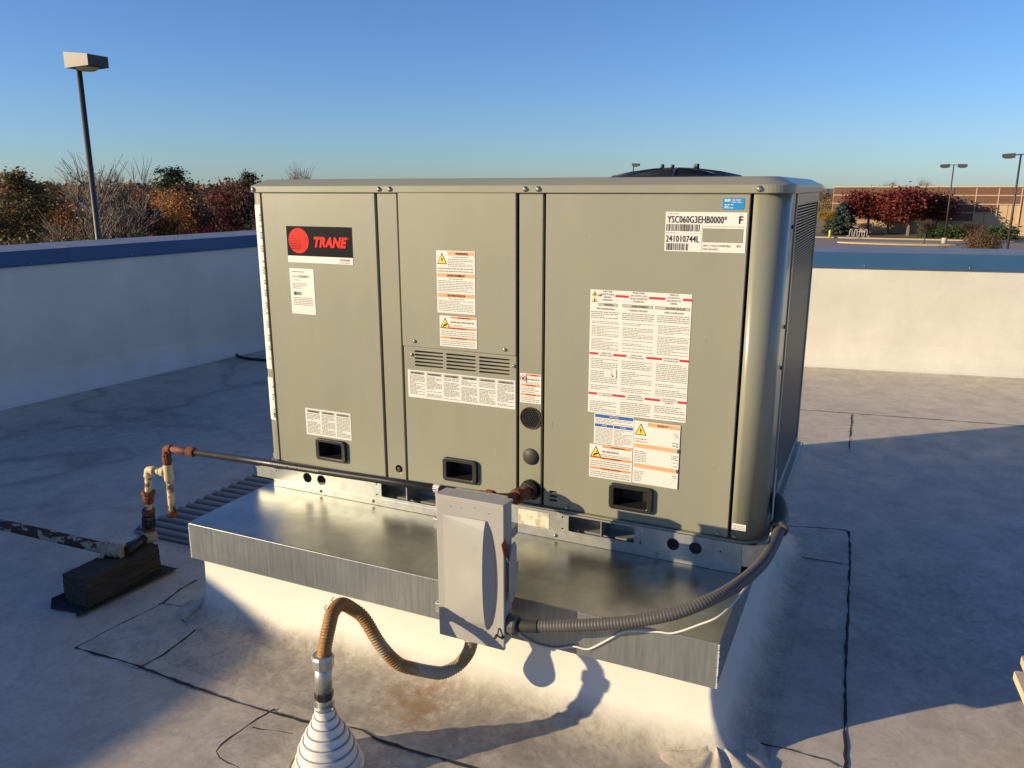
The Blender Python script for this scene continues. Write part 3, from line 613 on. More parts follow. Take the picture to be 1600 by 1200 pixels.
def tri_orange(s, x0, z0, x1, z1, fade, icon, lines):
    H_ = z1 - z0; W_ = x1 - x0; hb = H_ * .062; om = M['paleorange'] if fade else M['orange']; ic = W_ * .30
    for k, (top, bot) in enumerate(((z1 - H_ * .012, z0 + H_ * .655), (z0 + H_ * .64, z0 + H_ * .335), (z0 + H_ * .32, z0 + H_ * .02))):
        xa = x0 + ic if k == 0 else x0 + .003; s.rect(xa, top - hb, x1 - .003, top, om)
        c_ = (xa + x1) / 2; s.text(W3[k], c_ - W_ * (.15 if k == 0 else .24), top - hb * .82, c_ + W_ * (.18 if k == 0 else .24), top - hb * .2, M['ink'], .02)
        s.lines(c_ - W_ * .2, top - hb - H_ * .038, c_ + W_ * .2, top - hb - H_ * .008, 1, M['print'])
        n = max(2, lines)
        if k == 0:
            s.lines(xa, bot + H_ * .09, x1 - .006, top - hb - H_ * .045, max(1, n - 2)); s.lines(x0 + .005, bot, x1 - .006, bot + H_ * .085, 2)
        else: s.lines(x0 + .005, bot + H_ * .01, x1 - .006, top - hb - H_ * .045, n)
    getattr(s, icon)(x0 + ic * .5, z1 - H_ * .012 - ic * .98, ic * .86, ic * .88)
s = Sticker(-.005 - SY); s.paper(.701, 1.047, .838, 1.245); tri_orange(s, .701, 1.047, .838, 1.245, True, 'bolt', 7); s.make(ac)
s = Sticker(-.005 - SY); s.paper(.708, .938, .842, 1.038); tri_orange(s, .708, .938, .842, 1.038, False, 'hand', 3); s.make(ac)
s = Sticker(-SY); s.paper(.578, .752, .974, .846); threecol(s, .580, .754, .972, .845, 6, 16); s.make(ac)
s = Sticker(.002 - SY); s.paper(.990, .778, 1.061, .873); tri_orange(s, .990, .778, 1.061, .873, False, 'triangle', 3)
s.rect(.9915, .842, 1.0105, .8715, M['white'], .0026); s.poly(circ(1.001, .857, .0098, 20), M['crimson'], .003); s.poly(circ(1.001, .857, .0078, 20), M['white'], .0034)
s.poly([(.9965, .853), (1.006, .853), (1.0045, .858), (1.0065, .863), (1.0, .860), (.9965, .862)], M['ink'], .0037); s.poly([(.9955, .8605), (.997, .8625), (1.007, .8535), (1.0055, .8515)], M['crimson'], .004); s.make(ac)
s = Sticker(-SY); s.paper(1.431, 1.265, 1.650, 1.372)                             # model plate
s.lines(1.437, 1.3645, 1.47, 1.369, 1); s.text('YSC060G3EHB0000*', 1.436, 1.3425, 1.597, 1.3625, M['ink'], .005); s.lines(1.630, 1.3655, 1.638, 1.369, 1); s.text('F', 1.629, 1.3425, 1.639, 1.3625, M['ink'], .02)
s.bars(1.434, 1.320, 1.526, 1.339); s.lines(1.433, 1.314, 1.462, 1.317, 1); s.rect(1.433, 1.3145, 1.530, 1.3152, M['print']); s.text('241010744L', 1.434, 1.2905, 1.526, 1.3085, M['ink'], .005); s.bars(1.436, 1.268, 1.498, 1.287)
s.rect(1.5325, 1.267, 1.5332, 1.337, M['print']); s.lines(1.54, 1.3325, 1.645, 1.336, 1); s.rect(1.535, 1.292, 1.642, 1.329, M['beige'], .0016)
s.text('UNIT: 5 TON CONVERTIBLE', 1.537, 1.280, 1.611, 1.2855, M['ink'], .0); s.text('01', 1.627, 1.280, 1.636, 1.287, M['ink'], .0); s.text('208-230/60/3', 1.537, 1.271, 1.577, 1.276, M['ink'], .0); s.make(ac, 'white model label with bold numbers and barcodes')
s = Sticker(-SY); s.paper(1.584, 1.379, 1.640, 1.410, M['cyan'], .004); s.rect(1.589, 1.400, 1.603, 1.4065, M['white']); s.text('AHRI', 1.589, 1.4005, 1.604, 1.4068, M['white'], .04); s.text('CERTIFIED', 1.607, 1.4005, 1.632, 1.4065, M['white'], .01)
s.lines(1.608, 1.397, 1.634, 1.3995, 1, M['white']); s.lines(1.589, 1.382, 1.612, 1.3945, 3, M['white']); s.V = [v for v in s.V]; s.make(ac, 'small bright blue sticker with white lettering')
s = Sticker(-SY); s.paper(1.217, .774, 1.5155, 1.147)                              # big instruction sheet
cols = [(1.220, 1.306), (1.315, 1.410), (1.419, 1.512)]
s.rect(1.220, 1.108, 1.240, 1.1455, M['white'], .001); s.triangle(1.2305, 1.128, .018, .016); s.poly([(1.227, 1.131), (1.234, 1.131), (1.2305, 1.139)], M['ink'], .002); s.triangle(1.2305, 1.110, .018, .016); s.poly([(1.228, 1.112), (1.233, 1.112), (1.232, 1.119), (1.2295, 1.119)], M['ink'], .002)
hd = [(1.131, ['FOR YOUR|SAFETY READ|BEFORE|OPERATING', 'POUR VOTRE|SECURITE, LIRE|AVANT DE METTRE|EN MARCHE', 'PARA SU|SEGURIDAD,|LEA ANTES DE|OPERAR'], .0082),
      (.9565, ['OPERATING|INSTRUCTIONS', 'DIRECTIVES|D\'UTILISATION', 'INSTRUCCIONES|DE OPERACION'], .007), (.8335, ['TO TURN OFF GAS|TO APPLIANCE', 'POUR COUPER|L\'ARRIVEE DE GAZ|DANS L\'APPAREIL', 'COMO APAGAR EL|GAS DESDE EL|APARATO'], .006)]
for zc, tx, lh in hd:
    bx = [(1.218, 1.245), (1.292, 1.332), (1.392, 1.438), (1.489, 1.515)] if zc < 1.1 else [(1.243, 1.252), (1.293, 1.333), (1.393, 1.440), (1.490, 1.515)]
    for a, b_ in bx: s.rect(a, zc - .0035, b_, zc + .0035, M['crimson'])
    for (a, b_), t_ in zip(((1.249, 1.290), (1.336, 1.388), (1.442, 1.486)), tx):
        ls = t_.split('|')
        for i, l_ in enumerate(ls):
            w_ = min(b_ - a, len(l_) * .0034); z_ = zc + (len(ls) / 2 - i - .85) * lh; s.text(l_, (a + b_ - w_) / 2, z_, (a + b_ + w_) / 2, z_ + lh * .62, M['ink'])
for (a, b_), t_ in zip(((1.242, 1.300), (1.315, 1.405), (1.412, 1.511)), W3):
    s.rect(a, 1.100, b_, 1.1085, M['ink']); s.rect(a + .0008, 1.1008, b_ - .0008, 1.1077, M['greyband'], .0016); s.text(t_, a + (b_ - a) * .3, 1.102, b_ - .012, 1.1065, M['ink'], .02)
for (a, b_), t_ in zip(cols, ('FIRE OR EXPLOSION', 'INCENDIE OU EXPLOSION', 'FUEGO O EXPLOSION')):
    s.text(t_, (a + b_) / 2 - .026, 1.0895, (a + b_) / 2 + .028, 1.0945, M['ink'], .01)
    s.lines(a, 1.062, b_, 1.085, 4, M['print'], .45); s.lines(a + .003, .968, b_, 1.056, 19, M['print'], .4, .16); s.lines(a + .003, .846, b_, .944, 18, M['print'], .4, .2); s.lines(a + .003, .778, b_, .818, 7, M['print'], .42, .12)
s.rect(1.264, .886, 1.304, .914, M['print'], .0016); s.rect(1.2648, .8868, 1.3032, .9132, M['white'], .002); s.poly(circ(1.282, .903, .0085, 20), M['print'], .0024); s.poly(circ(1.282, .903, .0078, 20), M['white'], .0028)
s.poly([(1.288, .896), (1.296, .893), (1.291, .890)], M['ink'], .0028); s.make(ac, 'large white instruction sheet with crimson bars')
s = Sticker(-SY); s.paper(1.238, .676, 1.362, .7725); s.rect(1.2405, .760, 1.3595, .770, M['blue']); s.text('NOTICE', 1.287, .7625, 1.314, .768, M['white'], .01); s.lines(1.243, .742, 1.357, .759, 4)
s.rect(1.2405, .731, 1.298, .740, M['blue']); s.rect(1.3005, .731, 1.3595, .740, M['blue']); s.text('AVIS', 1.262, .733, 1.278, .738, M['white'], .01); s.text('AVISO', 1.320, .733, 1.340, .738, M['white'], .01)
s.lines(1.243, .679, 1.297, .729, 12); s.lines(1.302, .679, 1.357, .729, 12); s.make(ac)
s = Sticker(-SY - .0012); s.paper(1.2255, .567, 1.3615, .674); tri_orange(s, 1.2255, .567, 1.3615, .674, False, 'hand', 3); s.make(ac)
s = Sticker(-SY - .0001); s.paper(1.3632, .568, 1.5025, .764); tri_orange(s, 1.3632, .568, 1.5025, .764, True, 'bolt', 7)
nv = []
for v in s.V:                                                                       # its right edge peels away from the panel
    k = max(0, (v[0] - 1.47) / .0325); c_ = 1 - abs(v[2] - .66) / .12
    nv.append((v[0] - .004 * k * max(0, c_), v[1] - .010 * k * k * max(0, c_), v[2]))
s.V = nv; s.make(ac, 'tall orange banded warning sticker with a peeling right edge')
s = Sticker(-SY); s.paper(1.6665, .470, 1.705, .490); s.lines(1.670, .473, 1.702, .486, 3); s.make(ac)
s = Sticker(-.014 - SY); s.paper(.991, .372, 1.098, .424, mat('worn_paper', (.66, .60, .46), rough=.8, col2=(.40, .37, .29), nscale=28, contrast=(.52, .62))); s.make(ac, 'torn weathered paper label on the base rail')
s = Sticker(-SY); pale = mat('bare_scuff', (.42, .41, .33), rough=.6); dk = mat('scuff_dirt', (.10, .095, .07), rough=.8)
for (x, z, l, a, w, c_) in [(.045, 1.335, .035, 50, .0012, pale), (.06, 1.352, .02, 48, .0009, pale), (.30, 1.40, .02, -30, .0008, pale), (.41, .93, .03, 85, .001, pale), (.25, .83, .018, 12, .0009, dk), (1.15, .98, .03, 80, .0009, pale), (1.60, .66, .022, 70, .001, pale),
                            (1.20, 1.30, .015, 20, .001, dk), (1.56, 1.02, .012, -40, .0012, dk), (1.10, .72, .02, 88, .0012, dk), (.90, .60, .05, 89, .0011, pale), (.905, .53, .03, 89, .001, pale), (.63, .64, .016, 30, .0009, dk)]:
    u_ = (math.cos(R(a)) * l / 2, math.sin(R(a)) * l / 2); n_ = (-math.sin(R(a)) * w / 2, math.cos(R(a)) * w / 2)
    s.poly([(x - u_[0], z - u_[1]), (x + n_[0], z + n_[1]), (x + u_[0], z + u_[1]), (x - n_[0], z - n_[1])], c_, .0004)
s.make(ac, name='scuff_marks')['kind'] = 'stuff'
# long labels wrapped round the left corner
for (z0, z1) in ((.792, 1.380), (.598, .760)):
    lb = profile('sticker', [(x - .0008 * 0.7, y - .0008) for x, y in arc(-0.013, 0.032, 0.0325, 205, 270, 8) + [(-.004, -.0004)]], z0, z1, 0.0005, M['white'], ac)
    s = Sticker(-.0014); z = z1 - .03
    while z > z0 + .03:
        k = random.choice((1, 2, 3, 3)); s.lines(-.0125, z - k * .009, -.005, z, k, M['print'], .5)
        z -= k * .009 + random.uniform(.008, .03)
    if z0 < .7: s.bars(-.0125, z0 + .01, -.005, z0 + .028)
    s.make(lb, name='print')['kind'] = 'stuff'

# ------------------------------------------------------------------ disconnect box on the curb
bxr = thing('disconnect_box', 'grey metal electrical disconnect box with embossed door on the curb front', 'electrical box', (1.08, -.42, .25))
X0, X1, Y0, Y1, Z0, Z1 = .986, 1.182, -.530, -.472, .250, .662
box('enclosure', X0 + .004, X1 - .004, Y0 + .012, Y1, Z0 + .006, Z1 - .004, M['boxgrey'], bxr, .002)
dr = box('door', X0, X1, Y0, Y0 + .011, Z0, Z1 - .008, M['boxgrey'], bxr, .0022)
box('rain_lip', X0 - .001, X1 + .001, Y0 - .004, Y1, Z1 - .0095, Z1 - .002, M['boxgrey'], bxr, .0018, rot=Matrix.Rotation(R(-4), 3, 'X'))
ex0, ex1, ez0, ez1 = X0 + .020, X0 + .150, Z0 + .052, Z1 - .052                     # embossed wedge that rises to the right
n = 14; V = [(ex0, Y0 - .0005, ez0), (ex0, Y0 - .0005, ez1), (ex0 + .002, Y0 - .004, ez0 + .004), (ex0 + .002, Y0 - .004, ez1 - .004)]
for k in range(n + 1):
    z = ez0 + (ez1 - ez0) * k / n; s_ = math.sin(math.pi * k / n) ** .55
    V += [(ex1 - .004, Y0 - .004 - .022 * min(1, s_ * 1.0), z), (ex1 + .022 * s_, Y0 - .0005, z)]
F = [(0, 1, 3, 2)]
for k in range(n): a = 4 + 2 * k; F += [(a, a + 1, a + 3, a + 2)]
crest = [4 + 2 * k for k in range(n + 1)]
F += [(2, crest[0], crest[1])] + [(2, crest[k], crest[k + 1]) for k in range(1, n // 2)] + [(2, crest[n // 2], 3)] + [(3, crest[k], crest[k + 1]) for k in range(n // 2, n)] + [(0, 2, crest[0]), (3, 1, crest[n])]
F += [(0, crest[0], 5), (1, crest[n] + 1, crest[n])]
mk('embossed_panel', V, [tuple(reversed(f_)) if False else f_ for f_ in F], M['boxgrey'], dr)
box('shadow_plate', .930, 1.095, -.345, -.315, .3385, .594, M['galvrail'], bxr, .002)  # unseen plate added behind the box to cast a flat-topped shadow on the unit
for z_ in (.275, .53): box('standoff_strut', .94, 1.165, Y1 + .0005, Y1 + .040 if z_ < .33 else -.4025, z_, z_ + .03, M['galvrail'], bxr, .002)
box('standoff_strut', 1.0, 1.04, Y1 + .0405, -.403, .27, .31, M['galvrail'], bxr)
lv = plate('switch_handle', [[(-.517, .385), (-.497, .380), (-.485, .395), (-.470, .395), (-.462, .48), (-.474, .485), (-.474, .53), (-.484, .545), (-.505, .54), (-.515, .50)], circ(-.490, .405, .006, 10)], 0, .004, M['boxgrey'], bxr, .0006)
for v in lv.data.vertices: v.co = (1.193 - v.co.y, v.co.x, v.co.z)
lathe('pivot', (1.180, -.485, .405), [(.007, 0), (.007, .014), (.004, .016)], M['screw'], bxr, 10, 'X')
box('red_tag', 1.1805, 1.1845, Y0 - .006, Y0 + .016, .515, .565, M['rust'], bxr, .001, rot=Matrix.Rotation(R(20), 3, 'X'))
tube('tag_wire', catmull([(1.184, -.52, .515), (1.190, -.515, .50), (1.194, -.50, .53), (1.193, -.492, .545), (1.190, -.49, .53), (1.186, -.50, .48)], 5), .0012, M['cable'], bxr, 5)
tube('latch_wire', catmull([(1.168, -.532, .315), (1.166, -.540, .295), (1.160, -.542, .288), (1.165, -.541, .300), (1.175, -.538, .292), (1.182, -.528, .290)], 5), .0022, M['blackmetal'], bxr, 6)
for (x, z) in ((1.03, .652 - .02), (1.06, .633), (1.10, .640), (1.14, .631)): lathe('paint_chip', (x, Y0 - .0002, z), [(.0016, 0), (.001, -.0006)], M['rust'], dr, 6, 'Y')

# ------------------------------------------------------------------ gas pipe
gp_ = thing('gas_pipe', 'rusty gas pipe with yellow drip leg and long black run to the air conditioner', 'gas pipe', (-.47, -.3, .13))
def fit(name, p, r, m_, par=gp_, d=(0, 0, 1), h_=.022):
    d = Vector(d).normalized(); p = Vector(p)
    return tube(name, [p - d * h_ / 2, p - d * h_ * .3, p + d * h_ * .3, p + d * h_ / 2], [r, r * 1.12, r * 1.12, r], m_, par, 12, False)
def elbow(p, a, b_, r, m_, par=gp_):
    p, a, b_ = Vector(p), Vector(a).normalized(), Vector(b_).normalized(); L = r * 2.0
    o = tube('elbow', catmull([p + a * L, p + a * L * .45, p + (a + b_) * L * .12, p + b_ * L * .45, p + b_ * L], 5), [r * 1.2] * 3 + [r * 1.15] * 15 + [r * 1.2] * 3, m_, par, 14)
    fit('collar', p + a * L, r * 1.22, m_, o, a, r * .8); fit('collar', p + b_ * L, r * 1.22, m_, o, b_, r * .8); return o
rp = .0125
tube('pipe', [(-3.25, -.44, .14), (-1.9, -.425, .14), (-.50, -.376, .139)], .0215, M['oldpipe'], gp_, 14)
tp = catmull([(-.53, -.378, .139), (-.50, -.376, .139), (-.47, -.372, .139), (-.445, -.366, .138)], 4)
tube('tape_wrap', tp, [.023 + .004 * math.sin(i * 1.7) for i in range(len(tp))], M['tape'], gp_, 14)
tube('tape_tail', [(-.50, -.392, .148), (-.505, -.40, .135), (-.51, -.402, .118), (-.525, -.41, .117)], [.006, .007, .007, .004], M['tape'], gp_, 6)
tube('pipe', [(-.44, -.36, .137), (-.455, -.30, .136), (-.472, -.255, .136)], .018, M['blackpipe'], gp_, 12)
lathe('base_elbow', (-.475, -.225, .117), [(.030, 0), (.034, .012), (.028, .03), (.020, .04)], M['tape'], gp_, 14)
tube('pipe', [(-.477, -.222, .15), (-.446, -.22, .39)], rp, M['rustpaint'], gp_)
on = lambda k: Vector((-.483, -.222, .11)).lerp(Vector((-.4455, -.22, .395)), k)
fit('valve', on(.30), .022, M['blackpipe'], d=(.13, 0, 1), h_=.05); fit('valve_stem', on(.30) + Vector((.012, -.022, 0)), .011, M['blackpipe'], d=(.4, -1, 0), h_=.022)
fit('valve_nut', on(.44), .021, M['rust'], d=(.13, 0, 1), h_=.024); fit('valve_nut', on(.17), .021, M['rust'], d=(.13, 0, 1), h_=.024)
fit('union', on(.66), .019, M['rust'], d=(.13, 0, 1), h_=.014); fit('union', on(.72), .023, M['rust'], d=(.13, 0, 1), h_=.014); fit('union', on(.60), .017, M['rust'], d=(.13, 0, 1), h_=.018)
elbow((-.444, -.22, .410), (-.1, 0, -1), (1, 0.1, -.05), rp, mat('cream_pipe_paint', (.58, .46, .25), rough=.6, noise=.15, nscale=30))
CP = bpy.data.materials['cream_pipe_paint']
tube('pipe', [(-.425, -.218, .409), (-.375, -.205, .403)], rp, M['rustpaint'], gp_)
TX, TY = -.362, -.20
tube('tee', [(TX, TY, .435), (TX, TY, .43), (TX, TY, .375), (TX, TY, .37)], [.016, .0175, .0175, .016], CP, gp_, 14); fit('tee_branch', (TX - .022, TY - .004, .405), .0165, CP, d=(1, .1, 0), h_=.02)
tube('pipe', [(TX, TY, .37), (TX - .003, TY, .245)], rp, M['rustpaint'], gp_); fit('pipe_cap', (TX - .003, TY, .238), .0165, M['rust'], h_=.026)
tube('pipe', [(TX, TY, .435), (TX + .001, TY, .48)], rp * 1.08, M['rust'], gp_); fit('coupling', (TX, TY, .455), .0155, M['rust'], h_=.028)
elbow((TX, TY, .498), (0, 0, -1), (1, .02, .02), rp, M['rust'])
tube('pipe', [(TX + .02, TY, .499), (TX + .13, TY + .002, .502)], rp, mat('red_primer_pipe', (.16, .042, .018), rough=.7, noise=.25, nscale=30), gp_); fit('coupling', (TX + .125, TY + .002, .502), .0165, M['rust'], d=(1, 0, 0), h_=.034)
PE = (.955, -.165, .513)
bp_ = tube('pipe', [(TX + .14, TY + .003, .5025), (.2, -.185, .507), (.6, -.172, .511), (PE[0] - .02, PE[1], PE[2])], .0125, M['blackpipe'], gp_, 14)
V, F, k = [], [], 0
for x0, x1 in ((.13, .20), (.21, .24), (.25, .33)):                                   # faded stencil dashes along the pipe
    x = x0
    while x < x1: V += [(x, -.1995 + (x - .13) * .03, .5085), (x + .004, -.1995 + (x - .13) * .03, .5085), (x + .004, -.1993 + (x - .13) * .03, .5125), (x, -.1993 + (x - .13) * .03, .5125)]; F.append((k, k + 1, k + 2, k + 3)); k += 4; x += .007
mk('stencil_print', V, F, M['greyband'], bp_)
fit('label_band', (.778, -.1677, .5122), .0118, M['white'], d=(1, .02, 0), h_=.030)
tube('elbow', catmull([(PE[0] - .03, PE[1], PE[2]), PE, (.990, -.16, .512), (1.010, -.135, .506), (1.019, -.10, .5)], 5), [.0165] * 21, M['rust'], gp_, 14)
tube('pipe', [(1.019, -.10, .5), (1.026, -.03, .492), (1.028, .03, .489)], .019, M['rust'], gp_, 14)
fit('coupling', (1.0205, -.09, .499), .0225, M['rust'], d=(.1, 1, -.12), h_=.03); fit('coupling', (.962, -.165, .513), .0205, M['rust'], d=(1, 0, 0), h_=.03)
fit('black_sleeve', (1.0265, -.014, .491), .027, M['black'], d=(.05, 1, -.1), h_=.03)

# timber sleeper under the pipe, rubber scrap, ribbed pad
tb = box('timber_block', -.060, .060, -.160, .160, 0, .107, M['timber'], None, .004, label='dark weathered timber block holding up the gas pipe', cat='wood block')
bm = bmesh.new(); bm.from_mesh(tb.data); bmesh.ops.subdivide_edges(bm, edges=[e for e in bm.edges if e.calc_length() > .05], cuts=9, use_grid_fill=True); rt_ = random.Random(3)
for v in bm.verts: v.co += Vector((rt_.uniform(-1, 1) * .0022 + .002 * math.sin(v.co.z * 90), rt_.uniform(-1, 1) * .002, rt_.uniform(-1, 1) * .0022 + .002 * math.sin(v.co.x * 70)))
bm.to_mesh(tb.data); bm.free(); tb.location = (-.473, -.395, .009); tb.rotation_euler.z = R(1.5)
P = [(-.56, .028), (-.54, .006), (-.50, .004), (-.44, .004), (-.408, .005), (-.395, .012)]
V = [(x, -.585 - .02 * i % .03, z) for i, (x, z) in enumerate(P)] + [(x + .03, -.20, z) for x, z in P] + [(x, -.585 - .02 * i % .03, z + .004) for i, (x, z) in enumerate(P)] + [(x + .03, -.20, z + .004) for x, z in P]
F = []
for i in range(5): F += [(i, i + 1, 7 + i, 6 + i), (12 + i, 18 + i, 19 + i, 13 + i), (i, 12 + i, 13 + i, i + 1)]
F += [(0, 6, 18, 12), (5, 17, 23, 11)]
mk('rubber_mat', V, F, M['rubber'], None, label='curled black rubber scrap lying under the timber block', cat='rubber mat')
V, F = [], []; nr = 15
for i in range(nr * 6 + 1):
    y = -.03 + i * .82 / (nr * 6); z = .005 + .014 * (0.5 + 0.5 * math.cos(i * 2 * math.pi / 6))
    V += [(-.83 + (.03 if i < 2 else 0), y, z), (-.06, y + .03, z), (-.80 + (.03 if i < 2 else 0), y, 0.0005), (-.06, y + .03, 0.0005)]
    if i: k = 4 * i; F += [(k - 4, k - 3, k + 1, k), (k - 4, k, k + 2, k - 2), (k - 3, k - 1, k + 3, k + 1)]
F += [(0, 2, 3, 1), (4 * nr * 6, 4 * nr * 6 + 1, 4 * nr * 6 + 3, 4 * nr * 6 + 2)]
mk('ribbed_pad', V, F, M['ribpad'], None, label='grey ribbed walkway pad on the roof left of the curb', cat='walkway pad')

# ------------------------------------------------------------------ pipe boot and flexible conduit
bt = thing('pipe_boot', 'white stepped rubber pipe boot cone on the roof at the bottom', 'pipe boot', (.823, -.829, 0))
prof = []; lines_ = []
steps = [(.022, .166), (.028, .143), (.037, .122), (.049, .101), (.060, .080), (.070, .056), (.078, .028), (.081, .0)]
pr = [(.078, 0.0)]
for (r1, z1), (r0, z0) in zip(steps[::-1][1:], steps[::-1][:-1]): pr += [(r0 - .0035 if pr[-1][1] > 0 else r0, z0), (r1 + .0035, z1 - .002), (r1 + .0035, z1)]
pr.append((.02, .166)); lathe('cone', (.823, -.829, 0.002), pr, M['boot'], bt, 40)
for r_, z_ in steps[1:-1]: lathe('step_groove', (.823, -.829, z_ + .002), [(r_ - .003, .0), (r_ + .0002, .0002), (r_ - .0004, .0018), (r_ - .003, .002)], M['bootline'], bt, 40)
lathe('flange', (.823, -.829, 0), [(.092, .001), (.091, .003), (.088, .004), (.078, .004)], M['boot'], bt, 40)
lathe('clamp', (.823, -.829, .168), [(.025, 0), (.0255, .010), (.024, .010)], M['fitting'], bt, 24); box('clamp_screw', .844, .856, -.836, -.824, .169, .178, M['fitting'], bt, .002)
fc = thing('flexible_conduit', 'rust stained flexible conduit looping from the pipe boot to the disconnect box', 'conduit', (.823, -.829, .168))
tube('pipe', [(.823, -.829, .158), (.824, -.829, .215)], .0195, M['fitting'], fc, 16)
lathe('nut', (.824, -.829, .196), [(.022, 0), (.024, .004), (.024, .020), (.022, .024)], M['blackpipe'], fc, 8, smooth=False)
tube('pipe', [(.824, -.829, .215), (.828, -.829, .295)], .0215, M['fitting'], fc, 18); lathe('nut', (.827, -.829, .283), [(.022, 0), (.027, .003), (.028, .030), (.025, .036)], M['fitting'], fc, 10, smooth=False)
path = catmull([(.828, -.829, .30), (.829, -.818, .340), (.818, -.785, .373), (.803, -.748, .388), (.798, -.706, .387), (.810, -.674, .358), (.836, -.662, .330), (.880, -.658, .262), (.920, -.640, .208), (.952, -.610, .182), (.983, -.580, .163), (1.006, -.552, .150), (1.030, -.515, .155), (1.050, -.503, .180), (1.064, -.500, .210), (1.072, -.500, .25)], 10)
path = resample(path, .0018)
tube('hose', path, [.0172 + (.0009, .0007, -.0009, -.0011)[i % 4] for i in range(len(path))], M['flex'], fc, 16)
lathe('connector', (1.072, -.500, .238), [(.022, 0), (.024, .004), (.024, .011)], M['fitting'], fc, 14)
for p_ in ((.795, -.76, .412), (.787, -.72, .412)): tube('frayed_strand', [(p_[0], p_[1], p_[2] - .02), (p_[0] - .006, p_[1] - .004, p_[2] - .008), p_], .0012, M['blackmetal'], fc, 5)

# ------------------------------------------------------------------ grey conduit whip, cable, black cable, boards
wh = thing('electrical_conduit', 'thick grey flexible conduit sweeping from the disconnect box to the unit side', 'conduit', (1.18, -.47, .318))
path = catmull([(1.182, -.498, .312), (1.23, -.495, .316), (1.275, -.488, .323), (1.359, -.474, .338), (1.489, -.45, .367), (1.60, -.418, .400), (1.68, -.365, .432), (1.735, -.28, .448), (1.772, -.15, .452), (1.786, -.02, .455), (1.790, .08, .462), (1.786, .14, .485), (1.775, .172, .505)], 10)
pa = resample(path, .0028)
tube('hose', pa[28:], [.0158 + (.0009 if i % 3 == 0 else -.0005) for i in range(len(pa[28:]))], M['greyconduit'], wh, 16)
tube('sleeve', pa[:30], .0172, M['rubber'], wh, 14); fit('connector', (1.192, -.498, .3125), .025, M['greyconduit'], wh, (1, 0, 0), .03)
tube('elbow', catmull([(1.789, .09, .466), (1.787, .135, .483), (1.778, .165, .503), (1.764, .19, .512)], 5), .0225, M['greyconduit'], wh, 14); fit('nut', (1.789, .085, .464), .025, M['greyconduit'], wh, (0, 1, .2), .028)
tube('thermostat_cable', catmull([(1.150, -.411, .250), (1.178, -.409, .225), (1.208, -.407, .213), (1.246, -.407, .209), (1.285, -.407, .214), (1.33, -.407, .232), (1.365, -.407, .233), (1.385, -.407, .242), (1.428, -.408, .278), (1.462, -.410, .308), (1.495, -.410, .322), (1.53, -.412, .330), (1.565, -.412, .337), (1.60, -.410, .342), (1.656, -.40, .372), (1.713, -.372, .405), (1.752, -.22, .425), (1.768, -.08, .43), (1.770, .05, .455), (1.760, .15, .53), (1.755, .21, .60)], 6), .0028, M['cable'], None, 7, label='thin white cable sagging across the metal cap below the grey conduit', cat='cable')
tube('black_cable', catmull([(-3.05, 3.35, .012), (-3.16, 3.24, .012), (-3.10, 3.02, .012), (-2.88, 2.93, .012), (-2.55, 3.0, .012), (-2.1, 3.3, .012)], 8), .012, M['rubber'], None, 8, label='short curl of black cable at the foot of the left parapet', cat='cable')
def board(x0, x1, y0, y1, z0, z1, rz, label):
    L = rrect(-(x1 - x0) / 2, (x1 - x0) / 2, -(y1 - y0) / 2, (y1 - y0) / 2, .008, 3)
    o = rings('board', [[(x, y, 0) for x, y in L], [(x, y, z1 - z0 - .003) for x, y in L], [(x * .997, y * .994, z1 - z0) for x, y in L]], M['tan'], None, label=label, cat='board', group='tan boards at the right edge')
    o.location = ((x0 + x1) / 2, (y0 + y1) / 2, z0); o.rotation_euler.z = R(rz)
board(2.415, 3.0, -.56, -.03, .222, .242, 5, 'lower and nearer of two tan boards cut off by the right picture edge')
board(2.44, 3.05, -.30, .09, .201, .221, 4, 'upper and farther of two tan boards cut off by the right picture edge')
box('wood_block', 2.62, 2.90, -.5, .0, .001, .2005, M['timber'], None, .004, label='timber block carrying the two tan boards beyond the right edge', cat='wood block')

